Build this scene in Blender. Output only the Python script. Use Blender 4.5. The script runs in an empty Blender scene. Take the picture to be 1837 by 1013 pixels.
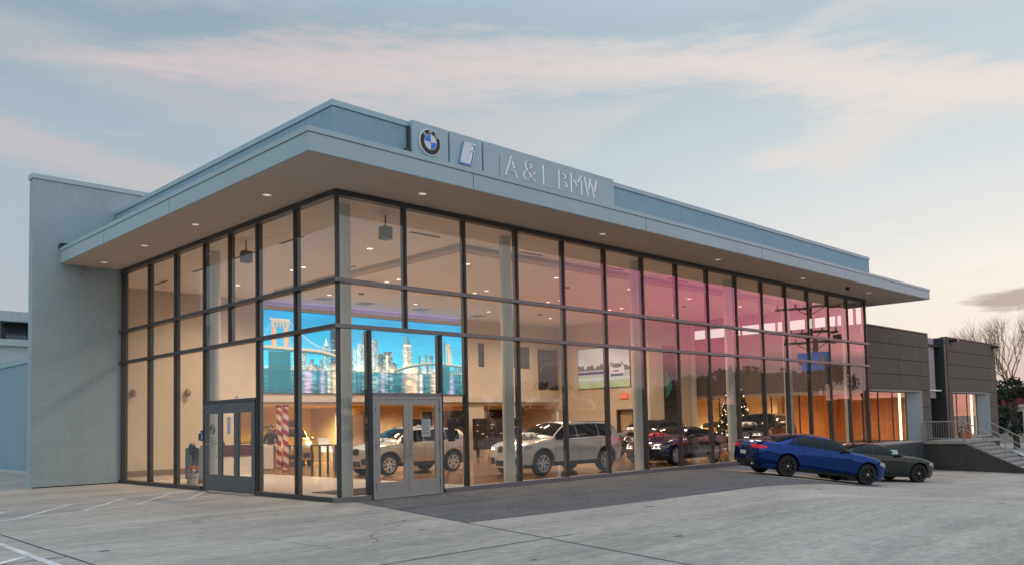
import bpy, bmesh, math, random
import numpy as np
from mathutils import Vector, Matrix
random.seed(7); RNG = np.random.default_rng(7)
SC = bpy.context.scene
COL = SC.collection
PI = math.pi
R = math.radians

# ------------------------------------------------------------------ camera
def make_camera():
    yaw, pitch, roll = 0.7774, 0.0576, -0.0226
    cy, sy, cp, sp = math.cos(yaw), math.sin(yaw), math.cos(pitch), math.sin(pitch)
    f = Vector((cy*cp, sy*cp, sp)); r0 = Vector((sy, -cy, 0)); u0 = r0.cross(f)
    r = math.cos(roll)*r0 + math.sin(roll)*u0; u = -math.sin(roll)*r0 + math.cos(roll)*u0
    cd = bpy.data.cameras.new('camera'); cam = bpy.data.objects.new('camera', cd); COL.objects.link(cam)
    m = Matrix((r, u, -f)).transposed().to_4x4(); m.translation = Vector((-10.4124, -16.217, 1.6712))
    cam.matrix_world = m
    cd.sensor_fit = 'HORIZONTAL'; cd.sensor_width = 36.0; cd.lens = 1515.18/1837*36
    cd.shift_x = -30.63/1837; cd.shift_y = 163.18/1837
    cd.clip_start = 0.1; cd.clip_end = 5000
    SC.camera = cam
make_camera()

# ------------------------------------------------------------------ exposure
SC.view_settings.view_transform = 'Standard'; SC.view_settings.look = 'None'
SC.view_settings.exposure = 0.0; SC.view_settings.gamma = 1.0
SC.render.engine = 'CYCLES'
cyc = SC.cycles
cyc.max_bounces = 12; cyc.diffuse_bounces = 4; cyc.glossy_bounces = 5; cyc.transparent_max_bounces = 24
cyc.transmission_bounces = 4; cyc.caustics_reflective = False; cyc.caustics_refractive = False
cyc.use_denoising = True; cyc.sample_clamp_indirect = 4.0
SUN_AZ, SUN_EL = 8.0, 2.0          # the sun has just gone down behind the far end of the building

# ------------------------------------------------------------------ sky
def make_world():
    w = bpy.data.worlds.new('World'); SC.world = w; w.use_nodes = True
    nt = w.node_tree; nt.nodes.clear(); L = nt.links
    def M(op, a, b=None, c=None, clamp=False):
        n = nt.nodes.new('ShaderNodeMath'); n.operation = op; n.use_clamp = clamp
        for i, v in enumerate((a, b, c)):
            if v is None: continue
            if isinstance(v, (int, float)): n.inputs[i].default_value = v
            else: L.new(v, n.inputs[i])
        return n.outputs[0]
    def SS(v, a, b):            # smoothstep a..b
        n = nt.nodes.new('ShaderNodeMapRange'); n.interpolation_type = 'SMOOTHSTEP'
        L.new(v, n.inputs[0]); n.inputs[1].default_value = a; n.inputs[2].default_value = b
        return n.outputs[0]
    def MIX(f, a, b):
        n = nt.nodes.new('ShaderNodeMix'); n.data_type = 'RGBA'
        for s, v in ((n.inputs[0], f), (n.inputs[6], a), (n.inputs[7], b)):
            if isinstance(v, (int, float)): s.default_value = v
            elif isinstance(v, tuple): s.default_value = (*v, 1)
            else: L.new(v, s)
        return n.outputs[2]
    def RAMP(v, pts):
        n = nt.nodes.new('ShaderNodeValToRGB'); e = n.color_ramp.elements
        for i, (p, c) in enumerate(pts):
            q = e[i] if i < 2 else e.new(p)
            q.position = p; q.color = (*c, 1)
        L.new(v, n.inputs[0]); return n.outputs[0]
    def CURVE(v, pts):
        n = nt.nodes.new('ShaderNodeFloatCurve'); c = n.mapping.curves[0]
        c.points[0].location = pts[0]; c.points[1].location = pts[-1]
        for p in pts[1:-1]: c.points.new(*p)
        n.mapping.update(); L.new(v, n.inputs[1]); return n.outputs[0]
    tc = nt.nodes.new('ShaderNodeTexCoord'); sx = nt.nodes.new('ShaderNodeSeparateXYZ'); L.new(tc.outputs['Generated'], sx.inputs[0])
    X, Y, Z = sx.outputs
    az = M('MULTIPLY', M('ARCTAN2', Y, X), 180/PI)
    el = M('MULTIPLY', M('ARCSINE', Z), 180/PI)
    def NOISE(sc, sxz, detail=5.0, seed=0.0, rough=.55):
        cb = nt.nodes.new('ShaderNodeCombineXYZ')
        L.new(M('MULTIPLY', az, sxz[0]), cb.inputs[0]); L.new(M('MULTIPLY', el, sxz[1]), cb.inputs[1]); cb.inputs[2].default_value = seed
        n = nt.nodes.new('ShaderNodeTexNoise'); n.inputs['Scale'].default_value = sc; n.inputs['Detail'].default_value = detail
        n.inputs['Roughness'].default_value = rough
        L.new(cb.outputs[0], n.inputs['Vector']); return M('SUBTRACT', n.outputs['Fac'], .5)
    n1 = NOISE(1.0, (.10, .45), 6, 1.3); n2 = NOISE(1.0, (.035, .16), 4, 5.1); n3 = NOISE(1.0, (.28, 1.6), 5, 9.7, .6)
    # clear sky: from the afterglow at the right to the cool side at the left
    eln = M('DIVIDE', el, 60.0, clamp=True)
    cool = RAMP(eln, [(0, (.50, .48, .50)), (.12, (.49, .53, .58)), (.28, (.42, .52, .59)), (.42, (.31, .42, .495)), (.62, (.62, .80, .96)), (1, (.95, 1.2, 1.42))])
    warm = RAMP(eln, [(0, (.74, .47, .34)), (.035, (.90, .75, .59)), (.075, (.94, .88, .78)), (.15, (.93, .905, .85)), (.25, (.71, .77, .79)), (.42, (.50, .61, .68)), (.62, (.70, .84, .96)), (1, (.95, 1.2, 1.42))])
    f = SS(M('ADD', az, M('MULTIPLY', n2, 26.0)), 74, 12)
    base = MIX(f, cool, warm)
    # the anti-twilight side: a pink belt over the car park behind the photographer
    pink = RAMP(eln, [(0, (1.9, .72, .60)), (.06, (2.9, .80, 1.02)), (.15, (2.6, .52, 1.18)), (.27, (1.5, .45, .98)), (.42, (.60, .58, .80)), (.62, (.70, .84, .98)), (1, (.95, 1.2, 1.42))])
    fb = M('MULTIPLY', SS(az, 4, -10), SS(M('ADD', az, M('MULTIPLY', n2, 10.0)), -47, -33))
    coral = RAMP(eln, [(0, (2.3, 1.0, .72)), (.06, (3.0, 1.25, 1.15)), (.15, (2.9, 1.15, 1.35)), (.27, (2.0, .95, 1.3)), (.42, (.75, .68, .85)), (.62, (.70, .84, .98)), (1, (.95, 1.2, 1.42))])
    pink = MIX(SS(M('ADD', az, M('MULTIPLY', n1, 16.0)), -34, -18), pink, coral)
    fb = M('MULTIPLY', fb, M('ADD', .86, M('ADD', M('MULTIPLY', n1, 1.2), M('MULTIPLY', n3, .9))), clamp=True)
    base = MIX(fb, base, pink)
    # cirrus
    azn = M('DIVIDE', M('SUBTRACT', az, 5.0), 80.0, clamp=True)
    def band(center, half, width_noise, soft, n, fine=2.0):
        c = M('ADD', M('MULTIPLY', CURVE(azn, [((a-5)/80, (e)/40) for a, e in center]), 40.0), M('MULTIPLY', n, width_noise))
        h = M('MULTIPLY', CURVE(azn, [((a-5)/80, hh/10) for a, hh in half]), 10.0)
        d = M('DIVIDE', M('ABSOLUTE', M('SUBTRACT', el, c)), M('MAXIMUM', h, .02))
        d = M('ADD', d, M('MULTIPLY', n3, fine))
        return M('MULTIPLY', SS(d, 1.0+soft, 1.0-soft), SS(h, .1, .7))
    b1 = band([(5, 17), (15, 19.0), (18, 19.6), (24, 21.0), (31, 22.6), (38, 23.1), (46, 23.2), (54, 23.0), (62, 22.8), (70, 22.0), (85, 20)],
              [(5, 1.0), (14, 1.0), (18, 1.5), (24, 1.8), (31, 1.25), (40, 1.3), (50, 1.7), (58, 1.9), (66, 1.0), (73, .4), (85, .2)], 1.7, .8, n1, 2.6)
    b2 = band([(5, 16), (17, 18.6), (21, 17.8), (24.5, 16.6), (28, 16.5), (36, 17), (85, 17)],
              [(5, .3), (13, 1.0), (19, 1.5), (24, 1.5), (27, .9), (31, .25), (34, .05), (85, .02)], 1.6, .8, n1, 2.4)
    b3 = band([(5, 10), (50, 12.5), (60, 14.6), (68, 15.4), (74, 16.4), (78, 17.1), (85, 18)],
              [(5, .02), (48, .1), (56, .9), (66, 1.1), (74, 1.0), (80, 1.2), (85, 1.2)], 1.3, .7, n1, 1.6)
    b4 = band([(5, 26), (20, 25), (40, 19.5), (52, 19), (60, 19.6), (85, 24)],
              [(5, 2.5), (14, 2.0), (22, .8), (34, .3), (46, 2.2), (56, 2.4), (66, 1.4), (85, .8)], 2.5, .95, n2, 1.4)
    cl = MIX(SS(az, 66, 22), (.70, .605, .605), (.87, .78, .73))
    base = MIX(M('MULTIPLY', b1, M('ADD', .84, M('MULTIPLY', n3, .9)), clamp=True), base, cl)
    base = MIX(M('MULTIPLY', b2, .55), base, cl)
    base = MIX(M('MULTIPLY', b3, .62), base, (.66, .57, .58))
    base = MIX(M('MULTIPLY', b4, .36), base, cl)
    gen = M('MULTIPLY', SS(M('ADD', n2, M('MULTIPLY', n3, .5)), .02, .3), .28)
    base = MIX(M('MULTIPLY', gen, SS(el, 3, 9)), base, (.70, .66, .67))
    # small dark cloud and the low violet bank over the far horizon
    def blob(a0, e0, ra, re, n, k):
        q = M('ADD', M('POWER', M('DIVIDE', M('SUBTRACT', az, a0), ra), 2.0), M('POWER', M('DIVIDE', M('SUBTRACT', el, e0), re), 2.0))
        return SS(M('ADD', q, M('MULTIPLY', n, k)), 1.5, .25)
    base = MIX(M('MULTIPLY', blob(14.3, 6.6, 2.5, .62, n3, 3.4), .75), base, (.33, .28, .275))
    base = MIX(M('MULTIPLY', M('MULTIPLY', SS(el, .9, 1.8), SS(M('ADD', el, M('MULTIPLY', n1, 2.0)), 4.4, 3.0)), M('MULTIPLY', SS(az, 20, 15), .75)), base, (.56, .50, .53))
    sky = nt.nodes.new('ShaderNodeTexSky'); sky.sky_type = 'NISHITA'; sky.sun_disc = False
    sky.sun_elevation = R(SUN_EL); sky.sun_rotation = R(90-SUN_AZ); sky.dust_density = 2.0; sky.air_density = 1.2
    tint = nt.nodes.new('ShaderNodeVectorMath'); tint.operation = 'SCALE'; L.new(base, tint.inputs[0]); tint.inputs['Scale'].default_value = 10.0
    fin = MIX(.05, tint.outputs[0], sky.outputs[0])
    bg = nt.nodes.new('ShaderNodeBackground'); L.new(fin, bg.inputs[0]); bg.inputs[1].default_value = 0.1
    out = nt.nodes.new('ShaderNodeOutputWorld'); L.new(bg.outputs[0], out.inputs[0])
make_world()

def make_sun():
    s = bpy.data.lights.new('sun', 'SUN'); s.energy = 0.35; s.angle = R(12); s.color = (1, .78, .55)
    o = bpy.data.objects.new('sun', s); COL.objects.link(o)
    d = Vector((math.cos(R(SUN_EL))*math.cos(R(SUN_AZ)), math.cos(R(SUN_EL))*math.sin(R(SUN_AZ)), math.sin(R(SUN_EL))))
    o.rotation_euler = d.to_track_quat('Z', 'Y').to_euler(); o.location = (60, 10, 30)
make_sun()

# ------------------------------------------------------------------ materials
MATS = {}
def mat(name, base, rough=.6, metal=0.0, var=.12, vscale=4.0, bump=0.0, bscale=60.0, emit=None, estr=0.0, coat=0.0, spec=.5, stretch=(1, 1, 1), fine=0.0, fscale=24, streak=0.0):
    if name in MATS: return MATS[name]
    m = bpy.data.materials.new(name); m.use_nodes = True; nt = m.node_tree; L = nt.links
    b = nt.nodes['Principled BSDF']
    b.inputs['Roughness'].default_value = rough; b.inputs['Metallic'].default_value = metal
    b.inputs['Specular IOR Level'].default_value = spec; b.inputs['Coat Weight'].default_value = coat; b.inputs['Coat Roughness'].default_value = .03
    tc = nt.nodes.new('ShaderNodeTexCoord'); mp = nt.nodes.new('ShaderNodeMapping'); mp.inputs['Scale'].default_value = stretch
    L.new(tc.outputs['Object'], mp.inputs[0])
    if var > 0:
        n = nt.nodes.new('ShaderNodeTexNoise'); n.inputs['Scale'].default_value = vscale; n.inputs['Detail'].default_value = 6; n.inputs['Roughness'].default_value = .6
        L.new(mp.outputs[0], n.inputs['Vector'])
        r = nt.nodes.new('ShaderNodeMapRange'); L.new(n.outputs['Fac'], r.inputs[0]); r.inputs[1].default_value = .3; r.inputs[2].default_value = .7
        r.inputs[3].default_value = 1-var; r.inputs[4].default_value = 1+var
        fac = r.outputs[0]
        if fine > 0:
            n2 = nt.nodes.new('ShaderNodeTexNoise'); n2.inputs['Scale'].default_value = fscale; n2.inputs['Detail'].default_value = 3; L.new(mp.outputs[0], n2.inputs['Vector'])
            r2 = nt.nodes.new('ShaderNodeMapRange'); L.new(n2.outputs['Fac'], r2.inputs[0]); r2.inputs[1].default_value = .3; r2.inputs[2].default_value = .7
            r2.inputs[3].default_value = 1-fine; r2.inputs[4].default_value = 1+fine
            mm = nt.nodes.new('ShaderNodeMath'); mm.operation = 'MULTIPLY'; L.new(fac, mm.inputs[0]); L.new(r2.outputs[0], mm.inputs[1]); fac = mm.outputs[0]
        if streak > 0:      # long worn tracks and broad blotches
            m3 = nt.nodes.new('ShaderNodeMapping'); m3.inputs['Rotation'].default_value = (0, 0, R(33)); m3.inputs['Scale'].default_value = (.10, 2.4, 1); L.new(tc.outputs['Object'], m3.inputs[0])
            n3 = nt.nodes.new('ShaderNodeTexNoise'); n3.inputs['Scale'].default_value = 1.0; n3.inputs['Detail'].default_value = 7; n3.inputs['Roughness'].default_value = .7; n3.inputs['Distortion'].default_value = .6; L.new(m3.outputs[0], n3.inputs['Vector'])
            r3 = nt.nodes.new('ShaderNodeMapRange'); L.new(n3.outputs['Fac'], r3.inputs[0]); r3.inputs[1].default_value = .32; r3.inputs[2].default_value = .66; r3.inputs[3].default_value = 1-streak; r3.inputs[4].default_value = 1+streak*.6
            m4 = nt.nodes.new('ShaderNodeMath'); m4.operation = 'MULTIPLY'; L.new(fac, m4.inputs[0]); L.new(r3.outputs[0], m4.inputs[1]); fac = m4.outputs[0]
        v = nt.nodes.new('ShaderNodeVectorMath'); v.operation = 'SCALE'; v.inputs[0].default_value = base; L.new(fac, v.inputs['Scale'])
        L.new(v.outputs[0], b.inputs['Base Color'])
    else: b.inputs['Base Color'].default_value = (*base, 1)
    if bump > 0:
        n = nt.nodes.new('ShaderNodeTexNoise'); n.inputs['Scale'].default_value = bscale; n.inputs['Detail'].default_value = 3; L.new(mp.outputs[0], n.inputs['Vector'])
        bp = nt.nodes.new('ShaderNodeBump'); bp.inputs['Strength'].default_value = bump; bp.inputs['Distance'].default_value = .02
        L.new(n.outputs['Fac'], bp.inputs['Height']); L.new(bp.outputs[0], b.inputs['Normal'])
    if emit: b.inputs['Emission Color'].default_value = (*emit, 1); b.inputs['Emission Strength'].default_value = estr
    MATS[name] = m; return m

def glass_mat(name, tint=(.91, .92, .91), ior=1.84, gtint=(1, 1, 1)):
    m = bpy.data.materials.new(name); m.use_nodes = True; nt = m.node_tree; L = nt.links; nt.nodes.clear()
    out = nt.nodes.new('ShaderNodeOutputMaterial'); mx = nt.nodes.new('ShaderNodeMixShader')
    tr = nt.nodes.new('ShaderNodeBsdfTransparent'); tr.inputs[0].default_value = (*tint, 1)
    gl = nt.nodes.new('ShaderNodeBsdfGlossy'); gl.inputs['Roughness'].default_value = 0.0; gl.inputs[0].default_value = (*gtint, 1)
    fr = nt.nodes.new('ShaderNodeFresnel'); fr.inputs[0].default_value = ior
    ge = nt.nodes.new('ShaderNodeNewGeometry')
    a = nt.nodes.new('ShaderNodeMath'); a.operation = 'SUBTRACT'; a.inputs[0].default_value = 1; L.new(ge.outputs['Backfacing'], a.inputs[1])
    b = nt.nodes.new('ShaderNodeMath'); b.operation = 'MULTIPLY'; L.new(fr.outputs[0], b.inputs[0]); L.new(a.outputs[0], b.inputs[1])
    # faint waviness of float glass
    tc = nt.nodes.new('ShaderNodeTexCoord'); n = nt.nodes.new('ShaderNodeTexNoise'); n.inputs['Scale'].default_value = 1.1; n.inputs['Detail'].default_value = 1
    L.new(tc.outputs['Object'], n.inputs['Vector']); bp = nt.nodes.new('ShaderNodeBump'); bp.inputs['Strength'].default_value = .25; bp.inputs['Distance'].default_value = .004
    L.new(n.outputs['Fac'], bp.inputs['Height']); L.new(bp.outputs[0], gl.inputs['Normal'])
    L.new(b.outputs[0], mx.inputs[0]); L.new(tr.outputs[0], mx.inputs[1]); L.new(gl.outputs[0], mx.inputs[2]); L.new(mx.outputs[0], out.inputs[0])
    MATS[name] = m; return m

def attr_mat(name, emit=0.0, rough=.5):
    m = bpy.data.materials.new(name); m.use_nodes = True; nt = m.node_tree; b = nt.nodes['Principled BSDF']
    a = nt.nodes.new('ShaderNodeAttribute'); a.attribute_name = 'picture'; nt.links.new(a.outputs['Color'], b.inputs['Base Color']); b.inputs['Roughness'].default_value = rough
    if emit > 0:
        nt.links.new(a.outputs['Color'], b.inputs['Emission Color']); b.inputs['Emission Strength'].default_value = emit
    MATS[name] = m; return m

def stripes_mat(name, c1, c2, axis, freq, duty=.5, rough=.5, angle=None):
    """regular stripes across an object axis; angle adds a helix around z"""
    m = bpy.data.materials.new(name); m.use_nodes = True; nt = m.node_tree; L = nt.links; b = nt.nodes['Principled BSDF']; b.inputs['Roughness'].default_value = rough
    tc = nt.nodes.new('ShaderNodeTexCoord'); sx = nt.nodes.new('ShaderNodeSeparateXYZ'); L.new(tc.outputs['Object'], sx.inputs[0])
    v = nt.nodes.new('ShaderNodeMath'); v.operation = 'MULTIPLY'; L.new(sx.outputs[axis], v.inputs[0]); v.inputs[1].default_value = freq
    src = v.outputs[0]
    if angle:
        at = nt.nodes.new('ShaderNodeMath'); at.operation = 'ARCTAN2'; L.new(sx.outputs[1], at.inputs[0]); L.new(sx.outputs[0], at.inputs[1])
        q = nt.nodes.new('ShaderNodeMath'); q.operation = 'MULTIPLY_ADD'; L.new(at.outputs[0], q.inputs[0]); q.inputs[1].default_value = angle/(2*PI); L.new(src, q.inputs[2]); src = q.outputs[0]
    fr = nt.nodes.new('ShaderNodeMath'); fr.operation = 'FRACT'; L.new(src, fr.inputs[0])
    gt = nt.nodes.new('ShaderNodeMath'); gt.operation = 'GREATER_THAN'; L.new(fr.outputs[0], gt.inputs[0]); gt.inputs[1].default_value = duty
    mx = nt.nodes.new('ShaderNodeMix'); mx.data_type = 'RGBA'; L.new(gt.outputs[0], mx.inputs[0]); mx.inputs[6].default_value = (*c1, 1); mx.inputs[7].default_value = (*c2, 1)
    L.new(mx.outputs[2], b.inputs['Base Color']); MATS[name] = m; return m

# ------------------------------------------------------------------ object helpers
WORLD = {}
def tag(o, label=None, cat=None, group=None, kind=None):
    if label: o['label'] = label
    if cat: o['category'] = cat
    if group: o['group'] = group
    if kind: o['kind'] = kind
    return o
def thing(name, label, cat, loc=(0, 0, 0), group=None, world=True):
    o = bpy.data.objects.new(name, None); COL.objects.link(o); o.location = loc; o.empty_display_size = .2
    if world: WORLD[o] = Vector(loc)
    return tag(o, label, cat, group)
class MB:
    def __init__(s): s.v = []; s.f = []; s.mi = []; s.smooth = False
    def add(s, vs, fs, mi=0):
        n = len(s.v); s.v += [tuple(p) for p in vs]
        for f in fs: s.f.append(tuple(i+n for i in f)); s.mi.append(mi)
        return s
    def box(s, x0, x1, y0, y1, z0, z1, mi=0):
        return s.add([(x0, y0, z0), (x1, y0, z0), (x1, y1, z0), (x0, y1, z0), (x0, y0, z1), (x1, y0, z1), (x1, y1, z1), (x0, y1, z1)],
                     [(0, 3, 2, 1), (4, 5, 6, 7), (0, 1, 5, 4), (1, 2, 6, 5), (2, 3, 7, 6), (3, 0, 4, 7)], mi)
    def obox(s, c, ax, ay, az, mi=0):     # oriented box, half axes
        c, ax, ay, az = map(Vector, (c, ax, ay, az)); vs = []
        for k in (-1, 1):
            for a, b in ((-1, -1), (1, -1), (1, 1), (-1, 1)): vs.append(c+ax*a+ay*b+az*k)
        return s.add(vs, [(0, 3, 2, 1), (4, 5, 6, 7), (0, 1, 5, 4), (1, 2, 6, 5), (2, 3, 7, 6), (3, 0, 4, 7)], mi)
    def bar(s, p0, p1, w, h=None, mi=0):
        p0, p1 = Vector(p0), Vector(p1); h = h or w; d = (p1-p0); l = d.length; d = d/l
        up = Vector((0, 0, 1)) if abs(d.z) < .95 else Vector((0, 1, 0))
        a = d.cross(up).normalized(); b = a.cross(d)
        return s.obox((p0+p1)/2, a*w/2, b*h/2, d*l/2, mi)
    def tube(s, pts, r, n=8, mi=0, cap=True):
        pts = [Vector(p) for p in pts]; rs = r if isinstance(r, (list, tuple)) else [r]*len(pts); vs = []; fs = []
        for i, p in enumerate(pts):
            d = (pts[min(i+1, len(pts)-1)]-pts[max(i-1, 0)]).normalized()
            up = Vector((0, 0, 1)) if abs(d.z) < .9 else Vector((1, 0, 0))
            a = d.cross(up).normalized(); b = a.cross(d)
            for k in range(n): t = 2*PI*k/n; vs.append(p+(a*math.cos(t)+b*math.sin(t))*rs[i])
        for i in range(len(pts)-1):
            for k in range(n): fs.append((i*n+k, i*n+(k+1) % n, (i+1)*n+(k+1) % n, (i+1)*n+k))
        if cap: fs.append(tuple(range(n-1, -1, -1))); fs.append(tuple((len(pts)-1)*n+k for k in range(n)))
        return s.add(vs, fs, mi)
    def lathe(s, prof, c=(0, 0, 0), axis='z', n=24, mi=0):
        vs = []; fs = []
        for r, h in prof:
            for k in range(n):
                t = 2*PI*k/n; a, b = r*math.cos(t), r*math.sin(t)
                p = {'z': (a, b, h), 'y': (a, h, b), 'x': (h, a, b)}[axis]; vs.append((p[0]+c[0], p[1]+c[1], p[2]+c[2]))
        for i in range(len(prof)-1):
            for k in range(n): fs.append((i*n+k, i*n+(k+1) % n, (i+1)*n+(k+1) % n, (i+1)*n+k))
        fs.append(tuple(range(n))); fs.append(tuple((len(prof)-1)*n+k for k in range(n)))
        return s.add(vs, fs, mi)
    def prism(s, poly, lo, hi, axis='z', mi=0):
        n = len(poly); mk = {'z': lambda p, h: (p[0], p[1], h), 'y': lambda p, h: (p[0], h, p[1]), 'x': lambda p, h: (h, p[0], p[1])}[axis]
        vs = [mk(p, lo) for p in poly]+[mk(p, hi) for p in poly]
        return s.add(vs, [tuple(range(n)), tuple(range(2*n-1, n-1, -1))]+[(i, (i+1) % n, n+(i+1) % n, n+i) for i in range(n)], mi)
    def ball(s, c, r, n=10, m=7, mi=0):
        r = r if isinstance(r, (tuple, list)) else (r, r, r)
        vs = []; fs = []
        for i in range(m+1):
            t = PI*i/m
            for k in range(n): u = 2*PI*k/n; vs.append((c[0]+r[0]*math.sin(t)*math.cos(u), c[1]+r[1]*math.sin(t)*math.sin(u), c[2]+r[2]*math.cos(t)))
        for i in range(m):
            for k in range(n): fs.append((i*n+k, i*n+(k+1) % n, (i+1)*n+(k+1) % n, (i+1)*n+k))
        return s.add(vs, fs, mi)
    def grid(s, P, mi=0):      # P[i][j] points
        n, m = len(P), len(P[0]); vs = [p for row in P for p in row]
        return s.add(vs, [(i*m+j, i*m+j+1, (i+1)*m+j+1, (i+1)*m+j) for i in range(n-1) for j in range(m-1)], mi)
    def build(s, name, mats, parent=None, smooth=None, weld=False, normals=True, angle=38, bevel=0):
        me = bpy.data.meshes.new(name)
        off = WORLD.get(parent, Vector((0, 0, 0))) if parent else None
        if parent is None:
            a = np.array(s.v); off = Vector(((a[:, 0].min()+a[:, 0].max())/2, (a[:, 1].min()+a[:, 1].max())/2, a[:, 2].min()))
        me.from_pydata([(p[0]-off.x, p[1]-off.y, p[2]-off.z) for p in s.v], [], s.f)
        if not isinstance(mats, (list, tuple)): mats = [mats]
        for m in mats: me.materials.append(m)
        if len(mats) > 1: me.polygons.foreach_set('material_index', s.mi)
        bm = bmesh.new(); bm.from_mesh(me)
        if weld: bmesh.ops.remove_doubles(bm, verts=bm.verts, dist=1e-4)
        if normals: bmesh.ops.recalc_face_normals(bm, faces=bm.faces)
        if bevel: bmesh.ops.bevel(bm, geom=bm.edges[:], offset=bevel, segments=2, affect='EDGES', clamp_overlap=True)
        if smooth or s.smooth:
            for f in bm.faces: f.smooth = True
            for e in bm.edges:
                if len(e.link_faces) == 2 and e.calc_face_angle(0) > R(angle): e.smooth = False
        bm.to_mesh(me); bm.free()
        o = bpy.data.objects.new(name, me); COL.objects.link(o)
        if parent is None: o.location = off
        else:
            o.parent = parent; WORLD[o] = off
        return o
def text_mb(txt, size, depth, xf, mi_face=0, mi_side=1, bold=0.0, spacing=1.0):
    """letters as mesh; xf maps (u, v, w) of the lettering to world"""
    cu = bpy.data.curves.new('lettering', 'FONT'); cu.body = txt; cu.size = size; cu.extrude = depth/2; cu.offset = bold; cu.space_character = spacing; cu.resolution_u = 4
    o = bpy.data.objects.new('lettering', cu); COL.objects.link(o)
    dg = bpy.context.evaluated_depsgraph_get(); me = bpy.data.meshes.new_from_object(o.evaluated_get(dg))
    mb = MB(); vs = [v.co.copy() for v in me.vertices]
    for p in me.polygons: pass
    mb.add([xf(v.x, v.y, v.z+depth/2) for v in vs], [tuple(p.vertices) for p in me.polygons])
    mb.mi = [mi_face if abs(p.normal.z) > .5 else mi_side for p in me.polygons]
    w = max(v.x for v in vs); lo = min(v.x for v in vs)
    bpy.data.objects.remove(o); bpy.data.curves.remove(cu); bpy.data.meshes.remove(me)
    return mb, lo, w
def picture(name, img, P, m, parent=None, mb=False):
    """img: (h, w, 3) painted array; P(u, v) -> point"""
    h, w, _ = img.shape; me = bpy.data.meshes.new(name)
    u = np.linspace(0, 1, w); v = np.linspace(0, 1, h); U, V = np.meshgrid(u, v)
    O, A, B = [np.array(x, float) for x in P]
    co = O+U[..., None]*A+V[..., None]*B; off = WORLD.get(parent, Vector((0, 0, 0))); co = co-np.array(off)
    idx = np.arange(h*w).reshape(h, w); fc = np.stack([idx[:-1, :-1], idx[:-1, 1:], idx[1:, 1:], idx[1:, :-1]], -1).reshape(-1, 4)
    me.vertices.add(h*w); me.vertices.foreach_set('co', co.reshape(-1)); n = len(fc)
    me.loops.add(n*4); me.polygons.add(n); me.loops.foreach_set('vertex_index', fc.reshape(-1).astype(np.int32))
    me.polygons.foreach_set('loop_start', np.arange(0, n*4, 4, dtype=np.int32)); me.update(calc_edges=True)
    a = me.attributes.new('picture', 'FLOAT_COLOR', 'POINT'); a.data.foreach_set('color', np.concatenate([img, np.ones((h, w, 1))], -1).astype(np.float32).reshape(-1))
    me.materials.append(m); o = bpy.data.objects.new(name, me); COL.objects.link(o)
    if parent: o.parent = parent; WORLD[o] = off
    return o
def copy_tree(o, parent=None):
    c = o.copy(); COL.objects.link(c)
    if parent: c.parent = parent
    for ch in list(o.children): copy_tree(ch, c)
    return c
# ------------------------------------------------------------------ ground
def pchip(xs, ys):
    xs, ys = np.array(xs, float), np.array(ys, float); o = np.argsort(xs); xs, ys = xs[o], ys[o]
    h = np.diff(xs); d = np.diff(ys)/h; m = np.zeros_like(ys); m[0], m[-1] = d[0], d[-1]
    for i in range(1, len(xs)-1):
        if d[i-1]*d[i] > 0: w1, w2 = 2*h[i]+h[i-1], h[i]+2*h[i-1]; m[i] = (w1+w2)/(w1/d[i-1]+w2/d[i])
    def f(x):
        x = min(max(x, xs[0]), xs[-1]); i = min(max(int(np.searchsorted(xs, x))-1, 0), len(xs)-2); t = (x-xs[i])/h[i]
        return float((1+2*t)*(1-t)**2*ys[i]+t*(1-t)**2*h[i]*m[i]+t*t*(3-2*t)*ys[i+1]+t*t*(t-1)*h[i]*m[i+1])
    return f
GS = pchip(*zip((-1e3, 0), (10.5, 0), (12.8, 0), (14.5, -.045), (18, -.285), (22.1, -.67), (24.5, -.80), (27, -.89), (31, -1.02), (35, -1.18), (45, -1.36), (80, -1.5), (1e4, -1.5)))
def gz(x, y=0):
    return GS(x+min(max(-y, 0), 8))
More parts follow.
